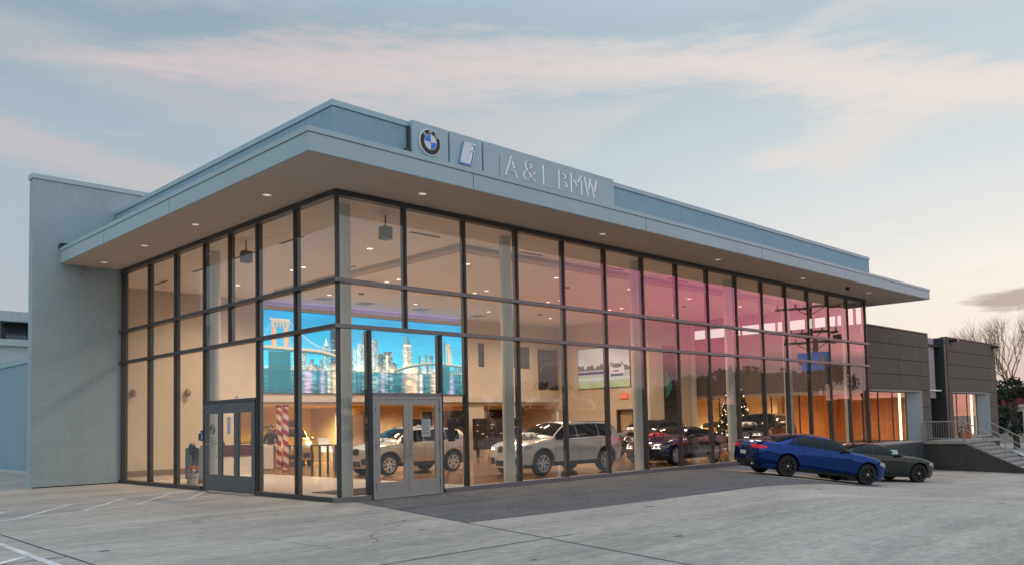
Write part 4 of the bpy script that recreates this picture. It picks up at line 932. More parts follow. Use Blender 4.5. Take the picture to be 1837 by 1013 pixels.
    def roofpatch(xa, xb, s0, name, m, d=.006, nx=14):
        P = []
        for i in range(nx+1):
            x = xa+(xb-xa)*i/nx; row = []
            for s in np.linspace(-1, 1, 17):
                q = 1-(1-s0)*abs(s); sg = 1 if s >= 0 else -1; row.append(off(pr, x, q, d, sg))
            P.append(row)
        b = MB(); b.grid(P); return b.build(name, m, root, smooth=True)
    roofpatch(xw0-.10, xw1+.03, .07, 'windscreen', CARGLASS)
    xg0, xg1 = X(S['roof_r']), X(S['deck'])
    roofpatch(xg1+S.get('rg', .10), xg0-.05, .10, 'rear_window', CARGLASS)
    def sidepatch(b, sgn, xa, xb, t0, t1, sl_a=0, sl_b=0, d=.006, n=14, mi=0):
        P = []
        for i in range(n+1):
            row = []
            for j in range(7):
                t = t0+(t1-t0)*j/6; x = (xa+sl_a*t)+((xb+sl_b*t)-(xa+sl_a*t))*i/n; row.append(off(pg, x, t, d, sgn))
            P.append(row)
        b.grid(P, mi)
    for sgn in (1, -1):
        cuts = S['win']      # (front limit, pillar(s), rear limit)
        for a, c, sa, sb in cuts:
            b = MB(); sidepatch(b, sgn, X(a), X(c), .09, .93, sa, sb); b.build('side_window', CARGLASS, root, smooth=True)
        if chrome_trim:
            b = MB(); a, c = X(cuts[0][0])+.03, X(cuts[-1][1])-.05; sidepatch(b, sgn, a, c, .0, .085, 0, cuts[-1][3]*.1, .007, 24); sidepatch(b, sgn, a-.22, c+cuts[-1][3], .935, 1.0, 0, 0, .007, 24)
            b.build('window_trim', chrome, root, smooth=True)
    # shut lines, handles, mirrors
    def sp(x, z, sgn, d=.004): q = warp((x, yside(x, z)+d, z)); return (q[0], q[1]*sgn, q[2])
    b = MB()
    for sgn in (1, -1):
        for k, sl in S['shut']:
            x0 = X(k); zs = np.linspace(max(zlow(x0), sill)+.03, beltz(x0)-.01, 9); b.grid([[sp(x0+sl*(z-.5)-.005, z, sgn), sp(x0+sl*(z-.5)+.005, z, sgn)] for z in zs])
        xa, xb = X(S['shut'][0][0]), X(S['shut'][-1][0]); b.grid([[sp(x, sill+.085, sgn), sp(x, sill+.095, sgn)] for x in np.linspace(xb, xa, 16)])
    b.grid([[off(pr, xw0+.02+.06*q, .0+.98*abs(q), .004, 1 if q > 0 else -1), off(pr, xw0+.035+.06*q, .0+.98*abs(q), .004, 1 if q > 0 else -1)] for q in np.linspace(-1, 1, 3)]) if False else None
    b.build('shut_line', TRIM, root)
    for sgn in (1, -1):
        for k, _ in S['shut'][1:]:
            x0 = X(k)+.17; z0 = beltz(x0)-.13; b = MB(); P = [Vector(sp(x0+dx, z0+.01*dx, sgn, dd)) for dx, dd in ((-.11, .002), (-.09, .028), (.07, .028), (.10, .002))]
            b.tube(P, .013, 6); b.build('door_handle', body_mat, root, smooth=True)
        x0 = X(S['cowl'])-.42; z0 = beltz(x0)+.07; y0 = yside(x0, beltz(x0))
        b = MB(); b.ball((x0, sgn*(y0+.11), z0), (.075, .11, .072), 12, 8); b.bar((x0-.01, sgn*(y0-.02), z0-.05), (x0-.01, sgn*(y0+.08), z0-.04), .05, .03); b.build('wing_mirror', body_mat if not S.get('blackmirror') else TRIM, root, smooth=True)
    # front face: lamps, twin grille, intakes
    zh = S['zh']
    def fp(y, z, d=.006): q = warp((xf, y, z)); return (q[0]+d, q[1], q[2])
    we = yside(xf, zh)
    for sgn in (1, -1):
        b = MB(); n = 8
        b.grid([[fp(sgn*y, z, .008) for z in np.linspace(zh-.055-.015*abs(i/n), zh+.055+.02*i/n, 4)] for i, y in enumerate(np.linspace(we*.52, we*.985, n+1))])
        b.grid([[ (lambda q: (q[0]+.004, q[1]+sgn*.0, q[2]))(sp(x, z, sgn, .008)) for z in np.linspace(zh-.06+.07*(i/8)**1.5, zh+.078+.012*i/8, 4)] for i, x in enumerate(np.linspace(xf-.004, xf-.40, 9))])
        hl = b.build('headlight', LENSW, root, smooth=True)
        b = MB(); b.grid([[fp(sgn*y, z, .012) for z in (zh-.05, zh-.032)] for y in np.linspace(we*.55, we*.97, 9)])
        for yy in (.66, .86):
            c_ = fp(sgn*we*yy, zh+.005, .013); b.add([(c_[0]-.0*k, c_[1]+.034*math.cos(2*PI*k/12), c_[2]+.034*math.sin(2*PI*k/12)) for k in range(12)], [tuple(range(12))])
        b.build('running_light', DRL if drl else LENSW, hl)
        b = MB(); gy0, gy1, gz0, gz1 = .035, S.get('gw', .27), zh-.13, zh+.075
        b.grid([[fp(sgn*y, z, .010) for z in np.linspace(gz0+.03*(y < .07), gz1-.05*((y-gy0)/(gy1-gy0))**3, 5)] for y in np.linspace(gy0, gy1, 7)]); gr = b.build('grille', TRIM, root)
        b = MB(); pts = [(gy0, gz0+.03), (gy0+.05, gz0), (gy1-.03, gz0+.01), (gy1, gz0+.05), (gy1-.01, gz1-.05), (gy1-.06, gz1), (gy0+.02, gz1), (gy0, gz1-.03)]
        P = [fp(sgn*y, z, .014) for y, z in pts]; b.tube(P+[P[0]], .011, 5); b.build('grille_surround', chrome if chrome_trim else TRIM, gr)
        b = MB()
        b.grid([[fp(sgn*y, z, .010) for z in np.linspace(zb_end+.12, zb_end+.30+.02*(y > we*.6), 3)] for y in np.linspace(we*.58, we*.95, 6)]); b.build('side_intake', TRIM, root)
    b = MB(); b.grid([[fp(y, z, .009) for z in np.linspace(zb_end+.06, zb_end+.24, 3)] for y in np.linspace(-we*.52, we*.52, 9)]); b.build('lower_intake', TRIM, root)
    # rear face
    zt = S['zt']; wr = yside(xr, zt)
    def rp(y, z, d=.006): q = warp((xr, y, z)); return (q[0]-d, q[1], q[2])
    for sgn in (1, -1):
        b = MB(); b.grid([[rp(sgn*y, z, .009) for z in np.linspace(zt-.06+.03*(1-i/7), zt+.06, 4)] for i, y in enumerate(np.linspace(wr*.5, wr*.99, 8))])
        b.grid([[(lambda q: (q[0]-.004, q[1], q[2]))(sp(x, z, sgn, .009)) for z in np.linspace(zt-.06+.05*(i/6)**2, zt+.06-.02*i/6, 4)] for i, x in enumerate(np.linspace(xr+.004, xr+.30, 7))]); b.build('tail_light', TAIL, root, smooth=True)
    b = MB(); b.grid([[rp(y, z, .010) for z in np.linspace(zb_end+.08, zb_end+.24, 3)] for y in np.linspace(-wr*.9, wr*.9, 9)]); b.build('rear_apron', TRIM, root)
    b = MB(); zp = S.get('zplate', .80); b.obox(Vector(rp(0, zp, .02)), (.008, 0, 0), (0, .17, 0), (0, 0, .06)); b.build('number_plate', PLATE, root)
    for sgn in (1, -1):
        b = MB(); q = rp(sgn*(wr*.66), zb_end+.14, .0); b.lathe([(.035, q[0]-.02), (.048, q[0]-.04), (.048, q[0]+.06)], (0, q[1], q[2]), 'x', 12); b.build('exhaust', chrome, root)
    if not cladding:
        for sgn in (1, -1): b = MB(); b.grid([[sp(x, z, sgn, .009) for z in (sill-.02, sill+.03, sill+.065)] for x in np.linspace(-wb/2+ra+.01, wb/2-ra-.01, 12)]); b.build('sill_trim', TRIM, root, smooth=True)
    if cladding:
        b = MB()
        for sgn in (1, -1):
            for ax in (wb/2, -wb/2):
                P = []
                for k in range(19):
                    a = -.12+(PI+.24)*k/18; row = []
                    for rr_ in (ra-.003, ra+.03, ra+.058): x = ax+rr_*math.cos(a); z = max(tr+rr_*math.sin(a), sill-.02); row.append(sp(x, z, sgn, .011 if rr_ > ra else -.02))
                    P.append(row)
                b.grid(P)
            b.grid([[sp(x, z, sgn, .010) for z in (sill-.02, sill+.05, sill+.11)] for x in np.linspace(-wb/2+ra-.02, wb/2-ra+.02, 12)])
            b.grid([[sp(x, z, sgn, .009) for z in (zb_end-.01, zb_end+.10)] for x in np.linspace(wb/2+ra, xf-.02, 6)])
        b.build('arch_cladding', TRIM, root, smooth=True)
        b = MB()
        for sgn in (1, -1):
            P = [Vector(off(pr, X(k), .06, dd, sgn)) for k, dd in ((S['roof_r']+.02, .0), (S['roof_r']+.05, .05), (S['roof_f']-.08, .05), (S['roof_f']-.03, .0))]; b.tube(P, .016, 6)
        b.build('roof_rail', chrome if chrome_trim else TRIM, root, smooth=True)
    root['wb'] = 0; del root['wb']
    return root
def prof_sedan(zn, zc, zr, deck): pass
SEDAN = dict(W=1.90, wb=2.98, fo=.88, ro=1.10, tr=.352, sill=.225, bump=.19, zh=.70, zt=.885, tum=.44, cowl=.715, roof_f=.555, roof_r=.335, deck=.135, rg=.02, zplate=.66,
    top=[(0, .985), (.02, 1.07), (.06, 1.105), (.125, 1.125), (.18, 1.215), (.25, 1.33), (.33, 1.42), (.42, 1.465), (.50, 1.468), (.565, 1.435), (.62, 1.345), (.67, 1.215), (.722, 1.06), (.78, 1.02), (.87, .955), (.94, .885), (.98, .82), (1, .765)],
    belt=[(0, .95), (.05, 1.02), (.2, 1.03), (.45, .99), (.7, .955), (.80, .93), (.9, .855), (.96, .79), (1, .735)],
    win=[(.69, .485, -.06, 0), (.478, .285, 0, .0), (.277, .215, 0, .22)], shut=[(.70, .0), (.48, .02), (.30, -.14)], blackmirror=True)
COUPE = dict(W=1.86, wb=2.85, fo=.86, ro=1.02, tr=.345, sill=.21, bump=.18, zh=.66, zt=.87, tum=.50, cowl=.705, roof_f=.53, roof_r=.37, deck=.07, rg=.06, zplate=.62,
    top=[(0, .96), (.02, 1.04), (.06, 1.075), (.12, 1.12), (.22, 1.245), (.32, 1.34), (.42, 1.385), (.49, 1.385), (.55, 1.35), (.61, 1.25), (.66, 1.12), (.712, 1.00), (.78, .975), (.87, .91), (.94, .84), (.98, .775), (1, .72)],
    belt=[(0, .93), (.05, 1.0), (.2, 1.0), (.45, .945), (.7, .91), (.80, .89), (.9, .815), (.96, .75), (1, .69)],
    win=[(.68, .42, -.06, .02), (.412, .20, .0, .20)], shut=[(.69, .0), (.405, .03)], blackmirror=True)
SUV = dict(W=1.89, wb=2.864, fo=.84, ro=1.00, tr=.370, sill=.30, bump=.25, zh=.86, zt=1.02, tum=.30, cowl=.725, roof_f=.575, roof_r=.115, deck=.005, rg=.10, zplate=.85, tall=True, gw=.29,
    top=[(0, 1.12), (.012, 1.22), (.035, 1.40), (.07, 1.555), (.12, 1.615), (.25, 1.66), (.42, 1.676), (.52, 1.66), (.58, 1.615), (.63, 1.50), (.68, 1.345), (.735, 1.17), (.80, 1.135), (.88, 1.075), (.94, 1.01), (.98, .96), (1, .92)],
    belt=[(0, 1.08), (.05, 1.10), (.2, 1.105), (.45, 1.075), (.7, 1.05), (.80, 1.04), (.9, .985), (.96, .925), (1, .885)],
    win=[(.70, .49, -.06, 0), (.482, .275, 0, 0), (.267, .135, 0, -.02)], shut=[(.71, .0), (.487, .02), (.285, -.13)])
XONE = dict(SUV, W=1.82, wb=2.67, fo=.84, ro=.93, tr=.345, sill=.30, zh=.82, zt=.98, cowl=.735,
    top=[(0, 1.07), (.012, 1.17), (.04, 1.34), (.08, 1.47), (.13, 1.53), (.25, 1.58), (.42, 1.60), (.54, 1.585), (.60, 1.54), (.65, 1.43), (.70, 1.28), (.745, 1.13), (.81, 1.10), (.88, 1.04), (.94, .975), (.98, .92), (1, .88)],
    belt=[(0, 1.03), (.05, 1.06), (.2, 1.07), (.45, 1.035), (.7, 1.01), (.80, 1.0), (.9, .945), (.96, .885), (1, .845)], roof_f=.60)
BIGSUV = dict(SUV, W=2.0, wb=3.10, fo=.90, ro=1.12, tr=.385, zh=.90, zt=1.06,
    top=[(k, z*1.10) for k, z in SUV['top']], belt=[(k, z*1.07) for k, z in SUV['belt']])
def place(root, contact_xy, heading, wb, fl=None, ground=None, flat=None):
    """contact_xy: centre of the car on the ground; heading in degrees"""
    h = R(heading); d = Vector((math.cos(h), math.sin(h), 0)); c = Vector((contact_xy[0], contact_xy[1], 0))
    g = (lambda p: flat) if flat is not None else (lambda p: gz(p.x, p.y))
    l = Vector((-d.y, d.x, 0))
    pf, pr_ = c+d*wb/2, c-d*wb/2; pl, pq = c+l*.8, c-l*.8
    for p in (pf, pr_, pl, pq): p.z = g(p)
    f = (pf-pr_).normalized(); l = (pl-pq); l = (l-f*l.dot(f)).normalized(); u = f.cross(l)
    m = Matrix((f, l, u)).transposed().to_4x4(); m.translation = (pf+pr_+pl+pq)/4; root.matrix_world = m
    root.location = m.translation; root.rotation_euler = m.to_euler()
FL = .031
car = make_car('suv', 'champagne compact suv parked right behind the glass double doors', 'car', XONE, paint('paint_champagne', (.52, .44, .36), .6, .32), RIMS, cladding=True, drl=False)
place(car, (7.62, 7.58), 178, 2.67, flat=FL)
car = make_car('suv', 'silvery white suv with white bow behind the glass front', 'car', SUV, paint('paint_white_silver', (.62, .59, .545), .35, .3), RIMS, True, cladding=True, drl=True)
place(car, (9.95, 2.68), 177, 2.864, flat=FL)
car = make_car('suv', 'black suv with bright window trim behind the dark sedan', 'car', SUV, paint('paint_black', (.010, .011, .012), .3, .2), RIMS, True, drl=True)
place(car, (21.2, 7.2), 188, 2.864, flat=FL)
car = make_car('sedan', 'dark navy coupe sedan with red bow just inside the glass', 'car', COUPE, paint('paint_navy', (.012, .014, .026), .35, .2), RIMS, drl=True)
place(car, (16.35, 2.42), 183, 2.85, flat=FL)
car = make_car('suv', 'large black suv with white bow beside the christmas tree', 'car', BIGSUV, paint('paint_black2', (.012, .012, .013), .3, .2), RIMS, True, drl=True)
place(car, (25.25, 3.8), 190, 3.1, flat=FL)
car = make_car('suv', 'golden suv facing out from the yellow lit recess under the big picture', 'car', SUV, paint('paint_gold', (.40, .24, .06), .6, .3), RIMS, True)
place(car, (9.0, 18.2), 246, 2.864, flat=FL)
car = make_car('sedan', 'golden sedan in the bright far office room behind the tall tree', 'car', SEDAN, paint('paint_gold', (.4, .24, .06)), RIMS)
place(car, (32.2, 10.6), 205, 2.98, flat=FL)
car = make_car('sedan', 'bright blue sports sedan with black wheels parked on the sloping pavement', 'car', SEDAN, paint('paint_blue', (.003, .040, .215), .85, .12, .35), RIMD)
_r = Vector((14.86, -2.76)); _f = Vector((17.42, -4.28)); _c = (_r+_f)/2+Vector((.56, .83))*.80
place(car, (_c.x, _c.y), math.degrees(math.atan2(_f.y-_r.y, _f.x-_r.x)), 2.98)
car = make_car('coupe', 'dark green black coupe parked behind the blue sedan with paper in window', 'car', COUPE, paint('paint_green_black', (.004, .010, .011), .2, .14, .6), RIMD)
place(car, (21.35, -2.85), -31, 2.85)
b = MB(); b.obox((.42, -.80, 1.10), (.15, 0, 0), (.0, .003, .002), (0, .05, .075)); b.build('price_sheet', mat('paper_green', (.40, .52, .47), .7, var=.05), car)
# ------------------------------------------------------------------ pictures
def paint_city(w=640, h=204):
    r = np.random.default_rng(3); U, V = np.meshgrid(np.linspace(0, 1, w), np.linspace(0, 1, h)); hz = .285
    def blur(m, kx, ky):
        for _ in range(3):
            for ax, k in ((0, ky), (1, kx)):
                if k > 0: m = sum(np.roll(m, q, ax) for q in range(-k, k+1))/(2*k+1)
        return m
    def noise(kx, ky): n = blur(r.normal(size=(h, w)), kx, ky); return n/n.std()
    t = ((V-hz)/(1-hz)).clip(0, 1)[..., None]
    img = np.array([.0, .40, .80])*t**.8+np.array([.04, .60, .88])*(1-t**.8)
    img = img*(1+.05*noise(40, 9)+.03*noise(12, 4))[..., None]
    def rect(u0, u1, v0, v1, c, a=1.0):
        m = (U >= u0) & (U < u1) & (V >= v0) & (V < v1); img[m] = img[m]*(1-a)+np.array(c)*a; return m
    lights = np.zeros_like(img)
    def tower(u0, u1, top, c, lit=.35, step=(3, 4), base=hz, cap=None):
        i0, i1, j0, j1 = int(u0*w), max(int(u1*w), int(u0*w)+3), int(base*h), int(top*h); c = np.array(c)
        n = i1-i0; sh = np.where(np.arange(n) < n*.45, 1.0, .62)[None, :, None]*np.linspace(1.15, .85, max(j1-j0, 1))[:, None, None]
        img[j0:j1, i0:i1] = c*sh*(1+.10*r.normal(size=(j1-j0, n, 1)))
        for jj in range(j0+1, j1-1, step[1]):
            for ii in range(i0+1, i1-1, step[0]):
                if r.random() < lit: lights[jj:jj+max(1, step[1]-2), ii:ii+step[0]-1] += np.array([.85, .80, .60] if r.random() < .55 else [.55, .85, .90])*r.uniform(.25, .95)
                elif r.random() < .5: img[jj:jj+step[1]-2, ii:ii+step[0]-1] *= .6
        if cap: img[j1-2:j1, i0:i1] = cap
    for _ in range(150): u = r.uniform(.10, .99); tower(u, u+r.uniform(.006, .022), hz+abs(r.normal(0, .07))+.02, np.array([.05, .22, .30])*r.uniform(.4, 1.9), .25, (2, 3))
    for a in ((.125, .133, .60, (.22, .50, .58), .5), (.145, .185, .50, (.26, .48, .55), .5), (.262, .285, .60, (.10, .36, .46), .4), (.295, .335, .84, (.03, .10, .17), .22, (4, 3)), (.325, .355, .52, (.30, .58, .66), .5), (.37, .40, .47, (.20, .34, .42), .5), (.402, .43, .60, (.24, .50, .60), .5), (.422, .455, .66, (.28, .54, .64), .5),
              (.447, .482, .80, (.10, .20, .30), .35), (.455, .484, .61, (.32, .55, .64), .5), (.495, .525, .72, (.26, .40, .48), .5), (.528, .555, .54, (.03, .15, .22), .15), (.552, .602, .57, (.04, .15, .22), .5, (4, 4)), (.655, .707, .60, (.16, .38, .48), .5), (.660, .702, .68, (.40, .42, .42), .5), (.70, .735, .42, (.60, .40, .26), .6), (.745, .752, .54, (.05, .22, .30), 0), (.76, .785, .50, (.24, .46, .55), .5), (.775, .790, .56, (.08, .28, .36), .3), (.80, .825, .55, (.08, .30, .40), .3)): tower(*a)
    rect(.568, .579, hz+.04, .52, (.85, .72, .40)); rect(.66, .702, .655, .685, (.80, .70, .55))
    m = (np.abs(U-.2735) < (.71-V)*.10) & (V > .60) & (V < .71); img[m] = (.55, .74, .78)
    m = (np.abs(U-.681) < (.83-V)*.15) & (V > .68) & (V < .83); img[m] = (.06, .27, .38); m &= U < .681; img[m] = (.14, .38, .48)
    rect(.310, .318, .84, .87, (.05, .12, .2)); rect(.679, .683, .82, .87, (.1, .3, .4))
    # trees and lamps on the bank
    bank = hz+.035+.02*noise(5, 0)[0][None, :]; m = (V > hz-.004) & (V < bank); img[m] = img[m]*.25+np.array([.01, .10, .12])
    for _ in range(420):
        ii, jj = r.integers(0, w-2), int((hz+abs(r.normal(0, .022)))*h); lights[jj:jj+r.integers(1, 3), ii:ii+r.integers(1, 3)] += np.array([1.0, .62, .30] if r.random() < .65 else [.75, .9, .9])*r.uniform(.3, 1.3)
    for u, a in ((.68, 1.0), (.715, .8), (.60, .5), (.53, .5), (.31, .6), (.345, .5), (.44, .5), (.84, .6), (.2, .4)):
        lights += (np.exp(-((U-u)/.018)**2-((V-hz-.045)/.04)**2)*a*.55)[..., None]*np.array([1, .55, .28])
    img += lights*.75+blur(lights, 3, 3)*.75
    # water: mirrored lights dragged downwards and broken by ripples
    wv = V < hz; k = (hz-V)/hz
    col = blur((lights+img*.18)[int(hz*h):int(.62*h)].mean(0)[None].repeat(h, 0), 2, 0); strength = .5+.5*noise(2, 0)[0][None, :, None].clip(-1, 2)
    rip = (.55+.45*noise(5, 1)).clip(0, 1.9)[..., None]; water = np.array([.0, .13, .20])*(1.25-.5*k[..., None])*(1+.18*noise(14, 1)[..., None])+col*rip*strength*(1.15-.4*k[..., None])
    for u, wd, c in ((.685, .03, (.95, .60, .38)), (.72, .022, (.95, .62, .42)), (.315, .018, (.95, .60, .34)), (.835, .03, (.85, .70, .42)), (.19, .02, (.62, .42, .62)), (.255, .012, (.55, .5, .75)), (.375, .012, (.75, .5, .55)), (.93, .02, (.45, .40, .75)), (.55, .012, (.55, .5, .75)), (.475, .01, (.8, .75, .6)), (.755, .010, (.9, .9, .8)), (.285, .008, (.9, .8, .6))):
        g = np.exp(-((U-u+.004*noise(0, 1)*.5)/(wd*.8))**2)*(.45+.5*rip[..., 0]); water = water*(1-.75*g.clip(0, 1)[..., None])+np.array(c)*g.clip(0, 1.2)[..., None]*.85
    img = np.where(wv[..., None], water, img); rect(0, 1, hz-.010, hz+.002, (.02, .13, .16), .5)
    # two suspension bridges
    d1 = np.where(U < .22, .555-.02*(U/.22), .535-.17*np.abs((U-.22)/.2)**1.6); m = (U < .40) & (np.abs(V-d1) < .015); img[m] = (.58, .46, .32); m = (U < .40) & (V < d1-.015) & (V > d1-.045); img[m] = (.03, .18, .22)
    m = (U < .40) & (np.abs(V-d1-.012) < .005) & ((U*w).astype(int) % 5 == 0); img[m] = (1.0, .85, .55)
    rect(.020, .113, .07, .50, (.0, .13, .17), .92); rect(.030, .10, .0, .07, (.0, .12, .16), .6)
    for u0, u1 in ((.034, .056), (.084, .108)): rect(u0, u1, .57, .90, (.60, .48, .37)); rect(u0, u0+.007, .57, .90, (.74, .34, .15)); rect(u1-.005, u1, .57, .9, (.42, .36, .32))
    rect(.034, .108, .80, .885, (.62, .54, .45)); rect(.028, .114, .885, .905, (.72, .66, .58))
    for q in range(4): rect(.046+.014*q, .052+.014*q, .80, .855, (.08, .40, .52))
    cab = .88-.33*((U-.108)/.22); m = (U > .108) & (U < .33) & (np.abs(V-cab+.10*np.sin((U-.108)/.22*PI)) < .006); img[m] = (.60, .60, .56)
    m = (U > .108) & (U < .33) & (V > d1) & (V < cab-.10*np.sin((U-.108)/.22*PI)) & ((U*w).astype(int) % 6 == 0); img[m] = img[m]*.6+np.array([.5, .6, .6])*.4
    m = (U < .036) & (np.abs(V-.66-.22*(U/.036)) < .007); img[m] = (.5, .64, .64)
    d2 = np.where(U < .86, .30+.125*(1-((.86-U)/.25).clip(0, 1)**2), .425-.03*((U-.86)/.14)); m = (U > .61) & (np.abs(V-d2) < .014); img[m] = (.03, .20, .24); m = (U > .61) & (np.abs(V-d2-.018) < .006); img[m] = (.60, .46, .32)
    rect(.877, .923, .06, .40, (.0, .14, .19), .92)
    rect(.892, .898, .42, .76, (.05, .20, .25)); rect(.900, .925, .42, .72, (.60, .48, .35)); rect(.930, .936, .42, .66, (.56, .48, .38)); rect(.905, .912, .44, .66, (.03, .50, .66))
    for s_, u0, u1 in ((1, .835, .895), (-1, .895, 1.0)):
        m = (U >= u0) & (U < u1) & (np.abs(V-(.75-.32*np.abs(U-.895)/(.075 if s_ > 0 else .10))) < .007) & (V > .42); img[m] = (.10, .26, .30)
    img *= (1+.05*r.normal(size=(h, w, 1)))
    return img.clip(0, 1.3)
def paint_track(w=150, h=84):
    U, V = np.meshgrid(np.linspace(0, 1, w), np.linspace(0, 1, h)); img = np.zeros((h, w, 3)); r = np.random.default_rng(4)
    img[:] = np.array([.52, .58, .60])*(1-.18*np.sin(U*7+V*9)[..., None]*.5); img[V < .5] = (.40, .44, .43)
    t = .55+.04*np.sin(U*31)+.03*np.sin(U*67+1); m = (V < t) & (V > .42); img[m] = (.10, .12, .10)
    m = (V < .43) & (V > .34) & (U < .62); img[m] = (.05, .06, .16); m = (V < .44) & (V > .42) & (U < .62); img[m] = (.55, .58, .6)
    m = V < .33; img[m] = (.40, .45, .43); m = (V < .26) & (V > .20); img[m] = (.52, .56, .54); m = V < .13+.05*U; img[m] = (.36, .46, .24)
    m = ((U-.76)/.14)**2+((V-.47)/.13)**2 < 1; img[m] = (.62, .64, .66); m = ((U-.76)/.10)**2+((V-.53)/.055)**2 < 1; img[m] = (.14, .14, .16)
    m = (np.abs(U-.76) < .14) & (V > .29) & (V < .43); img[m] = (.60, .62, .64); m = (np.abs(U-.76) < .12) & (V > .27) & (V < .33); img[m] = (.04, .09, .16); m = (np.abs(U-.74) < .06) & (np.abs(V-.40) < .02); img[m] = (.35, .05, .09)
    return (img*(1+.05*r.normal(size=(h, w, 1)))).clip(0, 1)
def paint_dark(w=80, h=90):
    U, V = np.meshgrid(np.linspace(0, 1, w), np.linspace(0, 1, h)); img = np.zeros((h, w, 3)); img[:] = np.array([.030, .022, .028])
    for a, b, c, k in ((.60, .35, .10, .9), (.42, -.2, .07, .5), (.22, .5, .05, .6), (.75, .15, .06, .7)):
        d = np.exp(-((V-a-b*(U-.5)-.1*np.sin(U*5))/.035)**2); img += d[..., None]*np.array([c, c*.95, c*1.05])*k
    return img
def make_pictures():
    t = thing('mural', 'huge glowing cyan picture of a river city skyline with bridges on the back wall', 'picture', (11.79, 15.56, 3.11))
    b = MB(); b.box(6.43, 17.15, 15.52, 15.598, 3.11, 6.55); b.build('backing', dark, t)
    picture('print', paint_city(), ((6.45, 15.515, 3.13), (10.68, 0, 0), (0, 0, 3.40)), attr_mat('backlit_print', 1.0, .6), t)
    b = MB(); b.box(6.5, 17.1, 15.36, 15.58, 6.60, 6.62); b.build('added_glow_strip', mat('added_glow_violet', (.5, .5, .9), .4, var=0, emit=(.36, .38, 1.0), estr=1.8), t); b = MB(); b.box(6.43, 17.15, 15.28, 15.598, 6.555, 6.59); b.box(6.43, 17.15, 15.28, 15.31, 6.59, 6.68); b.build('added_strip_shelf', MATS['interior_wall_paint'], t)  # hidden strip and its shelf, added to throw a violet band on the ceiling
    t = thing('picture', 'pale picture of a white race car on a track above the exit sign', 'picture', (24.15, 12.3, 3.4))
    b = MB(); b.box(24.14, 24.198, 10.5, 14.05, 3.40, 5.56); b.build('frame', dark, t)
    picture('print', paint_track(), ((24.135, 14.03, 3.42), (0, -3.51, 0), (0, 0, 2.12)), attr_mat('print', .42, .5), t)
    t = thing('picture', 'dark near black picture of a car left of the race car picture', 'picture', (23.4, 15.56, 3.46))
    b = MB(); b.box(22.62, 24.12, 15.54, 15.598, 3.46, 5.63); b.build('frame', dark, t)
    picture('print', paint_dark(), ((22.64, 15.535, 3.48), (1.46, 0, 0), (0, 0, 2.13)), attr_mat('dark_print', 0, .3), t)
    t = thing('banner', 'tall dark banner with teal leaf shape on the wall behind the black suv', 'banner', (26.0, 9.33, .6))
    b = MB(); b.box(25.42, 26.62, 9.32, 9.348, .6, 5.48); b.build('cloth', mat('banner_dark', (.018, .024, .028), .6, var=.1), t)
    b = MB(); b.box(25.42, 26.62, 9.315, 9.32, 5.25, 5.47); b.build('top_band', mat('banner_red', (.35, .02, .03), .6, var=0), t)
    b = MB(); n = 14; b.prism([(25.55+.55*math.sin(PI*k/n)**1.2, 2.7+1.5*k/n) for k in range(n+1)], 9.312, 9.319, 'y'); b.build('leaf_print', mat('banner_teal', (.03, .22, .17), .6, var=.1), t)
    t = thing('exit_sign', 'small lit red exit sign below the race car picture', 'sign', (24.16, 11.0, 2.8))
    b = MB(); b.box(24.13, 24.198, 10.68, 11.22, 2.80, 3.05); b.build('housing', mat('exit_red', (.5, .06, .03), .5, var=0, emit=(1, .12, .05), estr=.8), t)
    mb, lo, hi = text_mb('EXIT', .2, .004, lambda u, v, w: (u, v, w)); k = .44/(hi-lo); mb.v = [(24.129-w, 11.17-(u-lo)*k, 2.855+v*1.0) for u, v, w in mb.v]; mb.build('letters', [whitem, whitem], t)
make_pictures()

